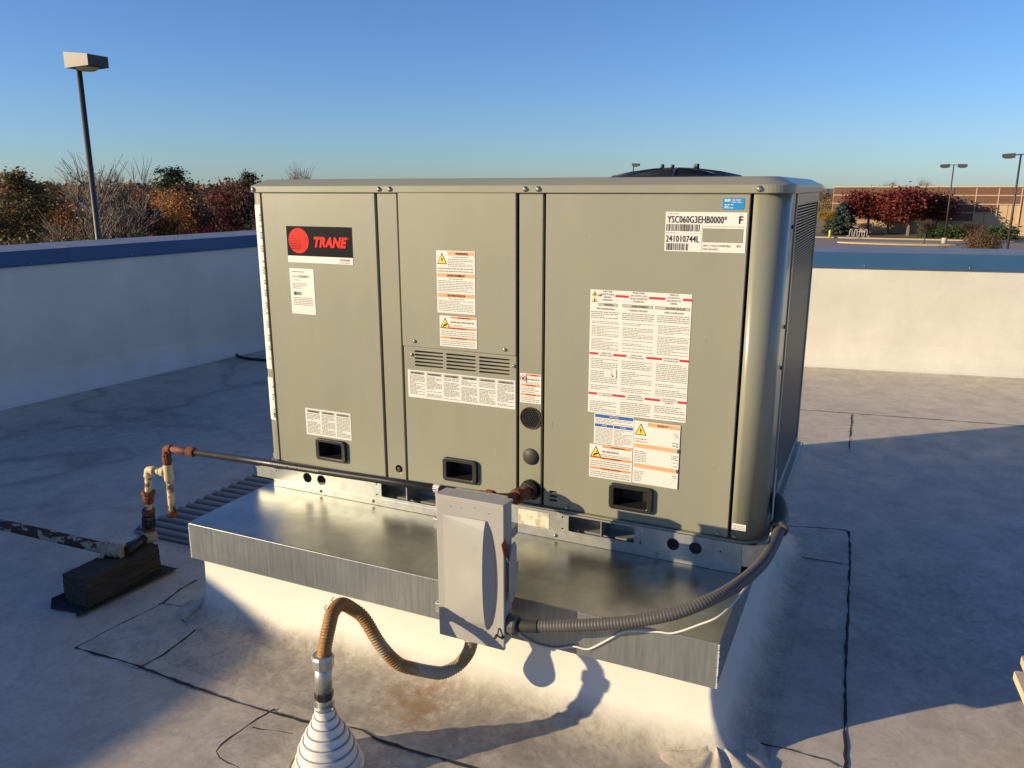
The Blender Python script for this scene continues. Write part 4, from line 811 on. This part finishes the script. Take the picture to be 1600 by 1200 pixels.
# ------------------------------------------------------------------ lamp posts
bronze = mat('bronze_lamp_paint', (.043, .036, .029), rough=.5); lens = mat('lamp_lens', (.45, .46, .45), rough=.25); conc = mat('concrete', (.42, .38, .31), rough=.85, noise=.1, nscale=4)
def lamp(loc, hgt, heads, rz, label, pr_=.085, sc_=1.0):
    t = thing('lamp_post', label, 'lamp post', loc, 'lamp posts in the car parks')
    tube('pole', [(0, 0, .7), (0, 0, hgt)], [pr_, pr_ * .62], bronze, t, 10); WLt = WL[t.name]
    lathe('base', (0, 0, 0), [(.30, 0), (.30, .7), (.27, .72)], conc, t, 14)
    for i, (dx, dy) in enumerate(heads):
        L = (.66 if len(heads) == 1 else .75) * sc_; w = .25 * sc_; hh = .30 * sc_; a0 = -.10 * sc_ if len(heads) == 1 else .30 * sc_
        d = Vector((dx, dy, 0)).normalized(); n = Vector((-d.y, d.x, 0)); zt = hgt + .02
        def q_(s, c, z): p = d * s + n * c; return (p.x, p.y, z)
        V = [q_(a0, -w, zt - hh * .9), q_(a0 + L, -w, zt - hh * .8), q_(a0 + L, w, zt - hh * .8), q_(a0, w, zt - hh * .9), q_(a0, -w, zt + .03), q_(a0 + L, -w, zt - .02), q_(a0 + L, w, zt - .02), q_(a0, w, zt + .03)]
        hd_ = mk('lamp_head', V, [(3, 2, 1, 0), (4, 5, 6, 7), (0, 1, 5, 4), (1, 2, 6, 5), (2, 3, 7, 6), (3, 0, 4, 7)], bronze, t)
        LV = [q_(a0 + L * (.5 + .42 * c), w * .85 * s_, zt - hh * .84 - z_) for (k_, z_) in ((1.0, 0.0), (.6, .06 * sc_)) for c, s_ in [(math.cos(a) * k_, math.sin(a) * k_) for a in [2 * math.pi * j / 14 for j in range(14)]]]
        mk('lens', LV, [(j, (j + 1) % 14, 14 + (j + 1) % 14, 14 + j) for j in range(14)] + [tuple(range(14, 28))], lens, hd_, True)
        if len(heads) > 1: tube('arm', [(0, 0, hgt - .05), q_(a0 + .05, 0, hgt - .08)], .04, bronze, t, 6)
    for c_ in t.children_recursive: c_.location = (0, 0, 0)
    t.rotation_euler.z = rz; return t
# ------------------------------------------------------------------ trees and shrubs
def leafmat(name, cols, trans=0.35):
    m = bpy.data.materials.new(name); m.use_nodes = True; g = G(m); b = g.n['Principled BSDF']; out = g.n['Material Output']
    geo = g.node('ShaderNodeNewGeometry'); cr = g.node('ShaderNodeValToRGB'); e = cr.color_ramp.elements
    while len(e) < len(cols): e.new(0.5)
    for i, c in enumerate(cols): e[i].position = i / (len(cols) - 1); e[i].color = (*c, 1)
    nz = g.noise(geo.outputs['Position'], 0.55, 3); f = g.math('ADD', g.math('MULTIPLY', geo.outputs['Random Per Island'], .5), g.math('SUBTRACT', g.math('MULTIPLY', nz, 1.7), .6))
    g.l.new(f, cr.inputs[0]); g.l.new(cr.outputs[0], b.inputs['Base Color']); b.inputs['Roughness'].default_value = .7
    tr = g.node('ShaderNodeBsdfTranslucent'); g.l.new(cr.outputs[0], tr.inputs[0]); mx = g.node('ShaderNodeMixShader'); mx.inputs[0].default_value = trans
    g.l.new(b.outputs[0], mx.inputs[1]); g.l.new(tr.outputs[0], mx.inputs[2]); g.l.new(mx.outputs[0], out.inputs[0]); return m
LM = {k: leafmat('leaves_' + k, [tuple(min(.8, x * 1.75) for x in c) for c in v]) for k, v in dict(
    olive=[(.040, .032, .013), (.075, .058, .022), (.115, .085, .03)], rust=[(.06, .024, .010), (.13, .05, .018), (.22, .085, .025)],
    brown=[(.04, .024, .013), (.085, .045, .02), (.13, .075, .032)], orange=[(.13, .05, .012), (.26, .10, .02), (.36, .17, .03)],
    crimson=[(.10, .008, .012), (.22, .015, .025), (.33, .035, .04)], darkred=[(.025, .009, .008), (.06, .016, .012), (.10, .03, .02)],
    maple=[(.03, .007, .006), (.095, .014, .010), (.17, .032, .015)], pine=[(.014, .022, .012), (.028, .04, .018), (.05, .06, .024)],
    spruce=[(.02, .032, .026), (.04, .058, .045), (.07, .09, .07)], yellow=[(.13, .09, .012), (.25, .17, .02), (.33, .24, .04)],
    hedge=[(.014, .03, .008), (.03, .055, .014), (.05, .08, .02)], tan=[(.10, .075, .045), (.17, .13, .08), (.24, .19, .12)], brush=[(.05, .038, .022), (.095, .07, .04), (.15, .11, .065)]).items()}
bark = mat('bark', (.055, .042, .032), rough=.9, noise=.3, nscale=6); palebark = mat('pale_bark', (.15, .118, .088), rough=.9, noise=.2, nscale=5)
def skeleton(rnd, H, spread, levels=4, trunk=.28, first=.25, kids=None, wig=.16):
    """Limbs as (points, radii) and their tips."""
    limbs, tips = [], []
    def grow(p, d, L, r, lev):
        pts, rs = [p], [r]; n = 4
        for i in range(n):
            d = (d + Vector((rnd.uniform(-1, 1), rnd.uniform(-1, 1), rnd.uniform(-.5, .8))) * wig).normalized()
            p = p + d * L / n; pts.append(p); rs.append(r * (1 - .45 * (i + 1) / n))
        limbs.append((pts, rs))
        if lev == 0: tips.append((p, d)); return
        k = kids - 1 if kids else 3 if lev > 1 else 4
        for i in range(k + (1 if lev == levels else 1)):
            s = rnd.uniform(.45, 1.0); q = pts[min(n, int(s * n))]; a = rnd.uniform(0, 6.28)
            nd = (d + Vector((math.cos(a), math.sin(a), rnd.uniform(-.15, .45))) * spread).normalized()
            grow(q, nd, L * rnd.uniform(.55, .78), rs[min(n, int(s * n))] * .6, lev - 1)
        tips.append((p, d))
    grow(Vector((0, 0, 0)), Vector((0, 0, 1)), H * first * 1.5, trunk * H / 14, levels)
    return limbs, tips
def limbs_mesh(limbs, seg=5, minr=0.02):
    V, F = [], []
    for pts, rs in limbs:
        v, f_ = tube_geo(pts, [max(minr, r) for r in rs], seg if rs[0] > .05 else 3, False); o_ = len(V); V += v; F += [tuple(i + o_ for i in x) for x in f_]
    return V, F
def leaves_mesh(rnd, tips, n, clump, size, flat=1.0):
    V, F = [], []
    for i in range(n):
        c, d = tips[rnd.randrange(len(tips))]; q = c + Vector((rnd.gauss(0, clump), rnd.gauss(0, clump), rnd.gauss(0, clump * .8)))
        a = Vector((rnd.uniform(-1, 1), rnd.uniform(-1, 1), rnd.uniform(-.6, .6))).normalized(); b_ = a.orthogonal().normalized()
        b_ = (b_ * math.cos(rnd.uniform(0, 6)) + a.cross(b_) * math.sin(rnd.uniform(0, 6))).normalized(); s = size * rnd.uniform(.6, 1.4)
        k = len(V); V += [q - a * s * .5, q + b_ * s * .32, q + a * s * .5, q - b_ * s * .32]; F.append((k, k + 1, k + 2, k + 3))
    return V, F
PROTO = {}
def proto(kind, seed):
    rnd = random.Random(seed); t = bpy.data.objects.new('tree', None); COL.objects.link(t); WL[t.name] = Vector()
    if kind == 'full':
        limbs, tips = skeleton(rnd, 10, .85, 4); mk('trunk', *limbs_mesh(limbs), bark, t, True); mk('crown', *leaves_mesh(rnd, tips, 9000, .40, .17), LM['rust'], t, kind='stuff')
    elif kind == 'thin':
        limbs, tips = skeleton(rnd, 10, .8, 5); mk('trunk', *limbs_mesh(limbs), bark, t, True); mk('crown', *leaves_mesh(rnd, tips, 4200, .36, .14), LM['brown'], t, kind='stuff')
    elif kind == 'bare':
        limbs, tips = skeleton(rnd, 10, .72, 4, first=.26, kids=3, trunk=.17, wig=.32); tw = []
        for p, d in tips:
            for i in range(5):
                e = p + (d + Vector((rnd.uniform(-1, 1), rnd.uniform(-1, 1), rnd.uniform(-.3, .9))) * .8) * rnd.uniform(.35, 1.0); tw.append(([p, p.lerp(e, .5) + Vector((0, 0, .04)), e], [.015, .012, .009]))
        mk('trunk', *limbs_mesh(limbs, 5, .014), bark, t, True); mk('twigs', *limbs_mesh(tw, 3, .009), palebark, t, kind='stuff'); mk('last_leaves', *leaves_mesh(rnd, tips, 420, .4, .12), LM['tan'], t, kind='stuff')
    elif kind == 'pine':
        V, F = [], []; tips = []
        limbs = [([Vector((0, 0, 0)), Vector((.1, 0, 5)), Vector((0, .1, 10))], [.22, .14, .04])]
        for i in range(46):
            z = 3.5 + 6.3 * (i / 46) ** .9; a = rnd.uniform(0, 6.28); L = (10.4 - z) * .42 * rnd.uniform(.6, 1.25) + .35
            e = Vector((math.cos(a) * L, math.sin(a) * L, z + L * rnd.uniform(.0, .35))); limbs.append(([Vector((0, 0, z)), e * .5 + Vector((0, 0, z * .5 - .05)), e], [.05, .03, .015]))
            for k in range(5): tips.append((Vector((0, 0, z)).lerp(e, .35 + .16 * k), Vector((0, 0, 1))))
        mk('trunk', *limbs_mesh(limbs), bark, t, True); mk('crown', *leaves_mesh(rnd, tips, 6000, .25, .19), LM['pine'], t, kind='stuff')
    elif kind == 'spruce':
        tips, limbs = [], [([Vector((0, 0, 0)), Vector((0, 0, 5)), Vector((0, 0, 10))], [.2, .12, .03])]
        for i in range(90):
            z = .5 + 9.3 * i / 90; a = i * 2.4 + rnd.uniform(-.4, .4); L = (10.2 - z) * .40 * rnd.uniform(.8, 1.15) + .15
            e = Vector((math.cos(a) * L, math.sin(a) * L, z - L * .18)); limbs.append(([Vector((0, 0, z)), e], [.04, .012]))
            for k in range(6): tips.append((Vector((0, 0, z)).lerp(e, .2 + .16 * k), Vector((0, 0, 1))))
        mk('trunk', *limbs_mesh(limbs), bark, t, True); mk('crown', *leaves_mesh(rnd, tips, 12000, .22, .42), LM['spruce'], t, kind='stuff')
    elif kind == 'shrub':
        limbs, tips = [], []
        for i in range(34):
            a = rnd.uniform(0, 6.28); L = rnd.uniform(.9, 2.0); e = Vector((math.cos(a) * L * rnd.uniform(.2, .8), math.sin(a) * L * rnd.uniform(.2, .8), L * 1.1)); m_ = e * .5 + Vector((rnd.uniform(-.2, .2), rnd.uniform(-.2, .2), .15))
            limbs.append(([Vector((0, 0, 0)), m_, e], [.03, .02, .008])); tips += [(m_, e), (e, e), (m_.lerp(e, .5), e)]
            for k in range(4): limbs.append(([m_.lerp(e, .3 * k), m_.lerp(e, .3 * k) + Vector((rnd.uniform(-.5, .5), rnd.uniform(-.5, .5), rnd.uniform(.1, .6)))], [.012, .006]))
        mk('stems', *limbs_mesh(limbs, 4, .008), palebark, t, True); mk('foliage', *leaves_mesh(rnd, tips, 1700, .24, .13), LM['brush'], t, kind='stuff')
    elif kind == 'maple':
        limbs, tips = skeleton(rnd, 7, .95, 4, trunk=.3, first=.16); mk('trunk', *limbs_mesh(limbs), palebark, t, True); mk('crown', *leaves_mesh(rnd, tips, 11000, .38, .20), LM['maple'], t, kind='stuff')
    zs = [(v.co.z) for c in t.children for v in c.data.vertices]; xs = [math.hypot(v.co.x, v.co.y) for c in t.children for v in c.data.vertices]
    xs.sort(); t['H'] = max(zs); t['RAD'] = xs[int(len(xs) * .97)]
    return t
for i, (k, sd) in enumerate((('full', 3), ('full', 11), ('full', 23), ('thin', 5), ('thin', 17), ('bare', 8), ('bare', 29), ('pine', 2), ('pine', 12), ('spruce', 1), ('shrub', 4), ('shrub', 14), ('maple', 6), ('maple', 16))):
    PROTO.setdefault(k, []).append(proto(k, sd))
USED = set()
def plant(kind, x, y, top, width, leaf, name, label, cat, group, var=0, z=GZ, rz=None):
    """Stand a plant at x,y with its top at height top and the given crown width."""
    p = PROTO[kind][var % len(PROTO[kind])]; sz = (top - z) / p['H']; sx = width / 2 / p['RAD']
    o = p if id(p) not in USED else copy_tree(p); USED.add(id(p))
    o.name = name; o.location = (x, y, z); o.rotation_euler = (0, 0, random.uniform(0, 6.28) if rz is None else rz); o.scale = (sx, sx, sz)
    o['label'] = label; o['category'] = cat; o['group'] = group
    for k in ('H', 'RAD'):
        if o is not p and k in o: del o[k]
    for c in o.children:
        if c.name.startswith(('crown', 'foliage')) and leaf: 
            c.material_slots[0].link = 'OBJECT'; c.material_slots[0].material = LM[leaf]
    return o
def at(az, dist): return CAM.x + dist * math.sin(R(az)), CAM.y + dist * math.cos(R(az))      # compass survey of the surroundings from where one stands
GL = 'trees of the autumn wood on the left'
for (kind, az, D, top, w, leaf, var, label) in [
    ('pine', -55.6, 47, 2.5, 6.0, 'olive', 0, 'dark olive tree with a pointed top at the far left edge'),
    ('full', -57.4, 44, 1.3, 6.0, 'olive', 1, 'broad olive tree cut by the left picture edge'),
    ('full', -54.6, 52, 1.5, 5.5, 'rust', 0, 'rusty orange tree just right of the olive tree at the left edge'),
    ('bare', -52.3, 40, 3.1, 5.6, None, 0, 'tall bare tree with fine twigs spreading behind the near lamp post'),
    ('bare', -50.6, 44, 3.0, 3.6, None, 1, 'bare tree with upright twigs just right of the near lamp post'),
    ('thin', -53.9, 42, .4, 3.2, 'olive', 0, 'sparse olive tree with leaning dark limbs left of the white house'),
    ('thin', -49.4, 46, 1.5, 4.4, 'rust', 1, 'thin rust coloured tree right of the white house'),
    ('full', -48.7, 52, 1.6, 5.2, 'orange', 1, 'orange and yellow tree near the middle of the left wood'),
    ('full', -48.2, 58, 1.9, 6.0, 'rust', 2, 'tall rust brown tree left of the dark pine'),
    ('pine', -47.2, 62, 3.0, 6.0, 'pine', 1, 'dark green pine rising above the middle of the wood'),
    ('thin', -47.6, 46, .9, 4.2, 'orange', 0, 'slender golden orange tree below the dark pine'),
    ('thin', -46.4, 60, .6, 6.0, 'brown', 1, 'dull brown thin tree between the pine and the crimson tree'),
    ('full', -45.6, 41, .15, 1.9, 'crimson', 0, 'bright crimson tree standing out in the wood'),
    ('thin', -44.9, 62, .9, 5.5, 'brown', 0, 'brown thin tree behind and right of the crimson tree'),
    ('full', -43.7, 52, 2.35, 4.4, 'darkred', 2, 'rounded dark red brown tree left of the air conditioner corner'),
    ('pine', -42.5, 58, 2.7, 4.2, 'pine', 0, 'dark green tree half hidden by the air conditioner corner'),
    ('full', -43.0, 44, .4, 5.2, 'olive', 1, 'olive green tree low beside the air conditioner corner'),
    ('thin', -41.3, 50, 1.2, 5.0, 'brown', 1, 'brown tree mostly hidden behind the air conditioner corner'),
    ('bare', -39.4, 70, 3.75, 4.2, None, 0, 'bare tree crown showing above the top of the air conditioner'),
    ('full', -39.2, 66, 2.2, 5.0, 'rust', 0, 'rust tree top just showing over the air conditioner rim'),
    ('thin', -51.0, 104, .4, 6.5, 'brown', 1, 'thin brown tree behind the white house on its right'),
    ('full', -53.6, 104, 1.0, 7.0, 'brown', 0, 'brown leafy tree behind the bare trees left of the lamp post'),
    ('full', -50.2, 106, 1.4, 7.0, 'olive', 2, 'olive tree in the second row behind the lamp post'),
    ('full', -46.6, 74, .9, 7.0, 'brown', 1, 'hazy brown tree in the back row under the pine'),
    ('full', -44.4, 78, 1.1, 7.5, 'brown', 2, 'hazy brown tree in the back row right of the crimson tree')]:
    x, y = at(az, D); nm = {'full': 'autumn_tree', 'thin': 'thin_tree', 'bare': 'bare_tree', 'pine': 'pine_tree'}[kind]
    plant(kind, x, y, top, w, leaf, nm, label, 'tree', GL, var)
GS = 'low shrubs behind the left parapet'
SH = [(-57.4, 31, 'brush', 'tangled grey brown shrub at the far left edge above the coping'), (-56.2, 28, 'yellow', 'shrub with a few yellow leaves left of the parked cars'), (-55.0, 33, 'brush', 'twiggy shrub below the rusty tree at left'), (-54.4, 29, 'olive', 'small olive shrub in front of the parked cars'),
      (-53.3, 34, 'brush', 'low bare shrub left of the lamp post foot'), (-50.9, 33, 'brush', 'twiggy shrub right of the lamp post foot'), (-50.0, 30, 'olive', 'short olive shrub near the lamp post on its right'), (-48.9, 32, 'brush', 'grey shrub below the golden tree'), (-47.9, 34, 'olive', 'greenish shrub below the dark pine'),
      (-46.9, 31, 'brush', 'grey brown shrub midway along the left coping'), (-46.0, 35, 'brush', 'tall grey shrub below the crimson tree'), (-45.1, 32, 'brush', 'brown shrub right of the crimson tree'), (-44.2, 34, 'olive', 'olive shrub left of the air conditioner'), (-43.3, 31, 'brush', 'brown shrub touching the air conditioner corner'), (-42.6, 33, 'yellow', 'yellowing shrub half hidden by the air conditioner corner'), (-41.8, 32, 'brush', 'shrub hidden mostly behind the air conditioner corner')]
for i, (az, D, leaf, label) in enumerate(SH):
    x, y = at(az, D); top = -1.6 + random.uniform(-.3, .5) if not (-54.5 < az < -49.5) else -2.5
    plant('shrub', x, y, top, random.uniform(2.4, 3.4), leaf, 'shrub', label, 'shrub', GS, i)
# far woods as one mass each
def wood(name, az0, az1, D, top, n, leaf):
    rnd = random.Random(int(D)); tips = []
    for i in range(n):
        az = az0 + (az1 - az0) * (i + rnd.random()) / n; x, y = at(az, D * rnd.uniform(.92, 1.1)); r = rnd.uniform(2.2, 4.5)
        for k in range(26): tips.append((Vector((x + rnd.gauss(0, r * .55), y + rnd.gauss(0, r * .55), GZ + (top - GZ + rnd.uniform(-1.8, .5)) * (rnd.random() ** .6))), Vector((0, 0, 1))))
    mk(name, *leaves_mesh(rnd, tips, n * 330, .75, .95), LM[leaf], None, kind='stuff')
wood('distant_woods', -62, -36, 118, .9, 80, 'brown'); wood('distant_woods', -64, -34, 190, 1.6, 80, 'rust'); wood('distant_woods', -34, -6, 230, -.3, 60, 'brown'); wood('distant_woods', -8, 40, 300, -1.2, 60, 'brown')

# ------------------------------------------------------------------ white house, parked cars
hw = mat('white_siding', (.74, .72, .66), rough=.7); hr = mat('grey_shingle', (.16, .15, .15), rough=.9, noise=.2, nscale=3); gl = mat('dark_glass', (.02, .025, .03), rough=.1)
hx, hy = at(-52.3, 96)
ho = thing('house', 'white gabled house seen through the trees beside the lamp post', 'house', (0, 0, 0))
def local_mk(name, V, F, m_, par): o = mk(name, V, F, m_, par); return o
local_mk('wall', [(-2.3, 0, 0), (2.3, 0, 0), (2.3, 7, 0), (-2.3, 7, 0), (-2.3, 0, 3.6), (2.3, 0, 3.6), (2.3, 7, 3.6), (-2.3, 7, 3.6), (0, 0, 5.5), (0, 7, 5.5)], [(0, 1, 5, 8, 4), (1, 2, 6, 5), (2, 3, 7, 9, 6), (3, 0, 4, 7)], hw, ho)
for s_ in (-1, 1): local_mk('roof_slope', [(0, -.3, 5.62), (s_ * 2.6, -.3, 3.45), (s_ * 2.6, 7.3, 3.45), (0, 7.3, 5.62), (0, -.3, 5.72), (s_ * 2.6, -.3, 3.55), (s_ * 2.6, 7.3, 3.55), (0, 7.3, 5.72)], [(0, 1, 2, 3), (7, 6, 5, 4), (0, 4, 5, 1), (1, 5, 6, 2), (3, 2, 6, 7)], hr, ho)
for x_ in (-1.1, 1.1):
    wf = box('window', x_ - .45, x_ + .45, -.05, 0.02, 1.3, 2.6, hw, ho); box('pane', x_ - .37, x_ + .37, -.07, -.055, 1.38, 2.52, gl, wf)
ho.location = (hx, hy, GZ); ho.rotation_euler.z = R(35)
tyre = mat('tyre', (.02, .02, .02), rough=.8)
def make_car(paint):
    t = bpy.data.objects.new('parked_car', None); COL.objects.link(t); WL[t.name] = Vector()
    pr = [(-2.2, .35), (-2.25, .75), (-2.1, .95), (-1.2, 1.0), (-.55, 1.42), (.75, 1.45), (1.5, 1.02), (2.1, .92), (2.2, .6), (2.15, .35)]
    V = [(x, s * (.86 if z < 1.1 else .62), z) for s in (-1, 1) for x, z in pr]; n = len(pr)
    mk('body', V, [tuple(range(n)), tuple(range(2 * n - 1, n - 1, -1))] + [(i, n + i, n + (i + 1) % n, (i + 1) % n) for i in range(n)], paint, t)
    for s in (-1, 1): mk('window', [(-1.05, s * .835, 1.03), (1.3, s * .835, 1.05), (.7, s * .645, 1.38), (-.5, s * .645, 1.36)], [(0, 1, 2, 3) if s < 0 else (3, 2, 1, 0)], gl, t)
    mk('windscreen', [(-1.16, -.72, 1.045), (-1.16, .72, 1.045), (-.60, .55, 1.41), (-.60, -.55, 1.41)], [(0, 1, 2, 3)], gl, t); mk('rear_window', [(1.44, -.72, 1.08), (1.44, .72, 1.08), (.83, .55, 1.425), (.83, -.55, 1.425)], [(3, 2, 1, 0)], gl, t)
    for x in (-1.35, 1.35):
        for s in (-1, 1): w_ = lathe('wheel', (x, s * .78, .33), [(.33, -.1), (.33, .1), (.2, .11)], tyre, t, 16, 'Y')
    for s in (-1, 1): box('headlight', -2.235, -2.19, s * .6 - .14, s * .6 + .14, .62, .76, lens, t, .01)
    return t
car0 = make_car(mat('silver_car_paint', (.55, .56, .57), rough=.3, metal=.4)); used = False
CC = [mat('white_car_paint', (.75, .75, .74), rough=.3), mat('blue_grey_car_paint', (.16, .20, .26), rough=.3), None, mat('dark_car_paint', (.05, .055, .06), rough=.3)]
for i, (az, D, rz, pm, label) in enumerate([(-54.6, 68, 20, 0, 'white car parked at the left of the far lot'), (-53.9, 64, 15, 2, 'silver car parked nearest in the far lot left of the lamp post'), (-51.1, 66, 30, 1, 'blue grey car parked right of the near lamp post'), (-50.4, 70, 30, 0, 'white car parked behind the blue grey car'), (-49.4, 66, 30, 3, 'dark car parked at the right of the far lot')]):
    x, y = at(az, D); o = car0 if not used else copy_tree(car0); used = True
    o.location = (x, y, GZ + .02); o.rotation_euler.z = R(rz); o['label'] = label; o['category'] = 'car'; o['group'] = 'cars parked beyond the left parapet'
    if pm is not None and CC[pm]:
        b0 = [c for c in o.children if c.name.startswith('body')][0]; b0.material_slots[0].link = 'OBJECT'; b0.material_slots[0].material = CC[pm]

# ------------------------------------------------------------------ right background: store, kerbs, lamps, trees
brick = mat('brown_brick', (.155, .075, .046), rough=.85, noise=.12, nscale=3); cream = mat('cream_trim', (.50, .39, .25), rough=.8); tanw = mat('tan_wall', (.50, .345, .195), rough=.85, noise=.06, nscale=.6)
st = thing('store_building', 'long low brown and tan store building across the car park', 'building', (0, 0, 0))
FY = 127.4
box('wall', -5.4, 60, FY, FY + 40, GZ, 1.38, tanw, st); box('roof_trim', -5.6, 60.2, FY - .25, FY + 40.2, 1.3805, 1.56, cream, st)
cols_ = [-5.4, -1.5, 2.6, 6.7, 10.3, 13.0, 15.7, 18.4, 21.1, 23.8, 26.5]
for r_, (zt, zb, xe) in enumerate(((1.30, .36, 60), (.24, -.82, 18.4), (-.94, -2.0, 15.7), (-2.12, -3.2, 13.0))):
    for a, b_ in zip(cols_, cols_[1:]):
        if b_ <= xe + .01: box('panel', a + .06, b_ - .06, FY - .12, FY - .001, zb, zt, brick, st)
    box('trim_band', -5.45, min(xe, 26.5), FY - .16, FY - .122, zb - .12, zb, cream, st)
for x in (13.0, 15.7, 18.4): box('trim_post', x - .06, x + .06, FY - .17, FY - .002, GZ + 1.6, 1.3, cream, st)
for x in (11.6, 14.3, 17.0, 19.7, 22.4): box('joint', x - .03, x + .03, FY - .01, FY + .02, GZ, -1.0 if x < 18 else .3, brick, st)
box('base_course', -5.45, 60, FY - .2, FY - .003, GZ, GZ + 1.5, mat('tan_block', (.46, .33, .20), rough=.9, noise=.08, nscale=2), st)
kerbm = mat('tan_kerb_concrete', (.48, .36, .22), rough=.85, noise=.08, nscale=2)  # yellowish tan concrete of the kerb and island
box('kerb', -30, 80, 114.2, 114.6, GZ, GZ + .16, kerbm, None, kind='structure')
mk('lawn', [(-30, 114.6, GZ + .12), (80, 114.6, GZ + .12), (80, FY - .2, GZ + .14), (-30, FY - .2, GZ + .14)], [(0, 1, 2, 3)], mat('dry_lawn', (.11, .085, .04), rough=.95, col2=(.17, .12, .06), nscale=.6), kind='structure')
ring = [(3.35 + 6.5 * math.cos(a), 104.5 + 1.6 * math.sin(a)) for a in [2 * math.pi * k / 24 for k in range(24)]]
rings('kerb_island', [[(x, y, GZ + .011) for x, y in ring], [(x, y, GZ + .16) for x, y in ring]], kerbm, None, cap0=False, kind='structure')
lamp((-9.83, 7.03, GZ), 8.63, [(1, 0)], R(2), 'tall near lamp post with a single box head against the sky on the left', .062, .76).rotation_euler.y = R(.7)
lamp((8.62, 107.6, GZ), 9.2, [(1, 0), (-1, 0)], R(-4), 'distant twin headed lamp post standing in front of the red trees', .10, 1.35)
lamp((10.37, 67.3, GZ), 8.95, [(-1, 0), (1, 0)], R(-8), 'twin headed lamp post at the right picture edge', .10, 1.1)
lamp((-26.1, 93.8, GZ), 9.4, [(1, 0)], R(0), 'far lamp post whose single head shows above the top of the air conditioner', .09, 1.25)
lathe('bollard', (-4.6, 113.6, GZ), [(.16, 0), (.16, 1.0), (.10, 1.1)], mat('yellow_bollard_paint', (.62, .45, .06), rough=.6), None, 12, label='yellow bollard by the kerb left of the bike rack', cat='bollard')
P = []
for k in range(9):
    x = -2.6 + k * .31; P += [(x, 117.2, GZ + (.12 if k == 0 else .25 if k % 2 == 0 else .9)), (x, 117.2, GZ + .55)] if False else [(x, 117.2, GZ + (.35 if k % 2 == 0 else .85)), (x + .04, 117.2, GZ + (.2 if k % 2 == 0 else 1.0)), (x + .15, 117.2, GZ + (.12 if k % 2 == 0 else 1.06)), (x + .27, 117.2, GZ + (.2 if k % 2 == 0 else 1.0))]
tube('bike_rack', catmull([(-2.6, 117.2, GZ + .1)] + P[1:] + [(-2.6 + 9 * .31, 117.2, GZ + .1)], 4), .05, mat('galvanised_rack', (.42, .40, .37), rough=.5), None, 8, label='wavy silver bike rack on the grass by the spruce', cat='bike rack')
GR = 'trees in front of the store'
for (kind, x, y, top, w, leaf, var, nm, label) in [
    ('maple', -.2, 122.5, 1.75, 6.4, 'maple', 0, 'maple_tree', 'red maple next to the blue spruce'), ('maple', 2.4, 124, .8, 5.0, 'darkred', 1, 'maple_tree', 'darker red tree set back between the two red maples'),
    ('maple', 5.0, 122, 2.2, 7.2, 'maple', 1, 'maple_tree', 'largest red maple in the middle of the store front'), ('maple', 8.4, 124.6, 1.5, 5.2, 'darkred', 0, 'maple_tree', 'dark red shaded tree behind the twin headed lamp post'),
    ('spruce', -3.5, 120.5, -.45, 5.0, 'spruce', 0, 'spruce_tree', 'blue green spruce beside the bike rack'), ('full', -5.9, 121, -1.3, 4.6, 'yellow', 0, 'autumn_tree', 'yellow leaved small tree left of the spruce'),
    ('full', -7.0, 140, 2.3, 5.0, 'tan', 1, 'autumn_tree', 'pale tan tree rising behind the left end of the store'), ('thin', 6.3, 103.8, -1.9, 3.4, 'olive', 0, 'thin_tree', 'small olive tree on the kerb island'),
    ('thin', 11.4, 110.5, -2.6, 4.2, 'brown', 1, 'thin_tree', 'small bare brown tree right of the twin headed lamp post'), ('bare', 2.4, 172, 3.2, 4.2, None, 1, 'bare_tree', 'left of the two bare tree tops above the store roof'), ('bare', 8.2, 172, 3.5, 4.2, None, 0, 'bare_tree', 'right of the two bare tree tops above the store roof')]:
    plant(kind, x, y, top, w, leaf, nm, label, 'tree', GR, var)
for (x, y, top, w, leaf, var, label) in [(7.1, 57.6, -.95, 3.8, 'brown', 0, 'red brown shrub rising above the back coping near the right edge'), (5.9, 57.8, -2.1, 1.6, 'brown', 1, 'small red brown shrub left of the larger one above the back coping'), (10.9, 57.3, -2.3, 1.8, 'darkred', 1, 'dark red shrub cut by the right picture edge above the coping'), (-2.6, 62, -2.6, 1.8, 'brush', 0, 'brown shrub close to the right side of the air conditioner')]:
    plant('full', x, y, top, w, leaf, 'shrub', label, 'shrub', 'shrubs beyond the back parapet', var)
rnd = random.Random(5); tips = []
hd_ = thing('hedge', 'long clipped dark green hedge in front of the store', 'hedge', (0, 0, 0))
for i in range(900):
    x = 6.2 + 11.2 * rnd.random(); tips.append((Vector((x, 118 + rnd.gauss(0, .55), GZ + .15 + 1.55 * rnd.random() * (1 - .25 * (math.sin(x * 1.9) > .7)))), Vector((0, 0, 1))))
mk('foliage', *leaves_mesh(rnd, tips, 5200, .16, .28), LM['hedge'], hd_, kind='stuff'); 
V, F = limbs_mesh([([Vector((6.6 + k * .7, 118, GZ)), Vector((6.6 + k * .7, 118, GZ + 1.2))], [.05, .03]) for k in range(16)]); mk('stems', V, F, bark, hd_, kind='stuff')
for i, p in enumerate([p for L in PROTO.values() for p in L]):
    for k in ('H', 'RAD'):
        if k in p: del p[k]
    if id(p) not in USED:
        for c in list(p.children): bpy.data.objects.remove(c)
        bpy.data.objects.remove(p)
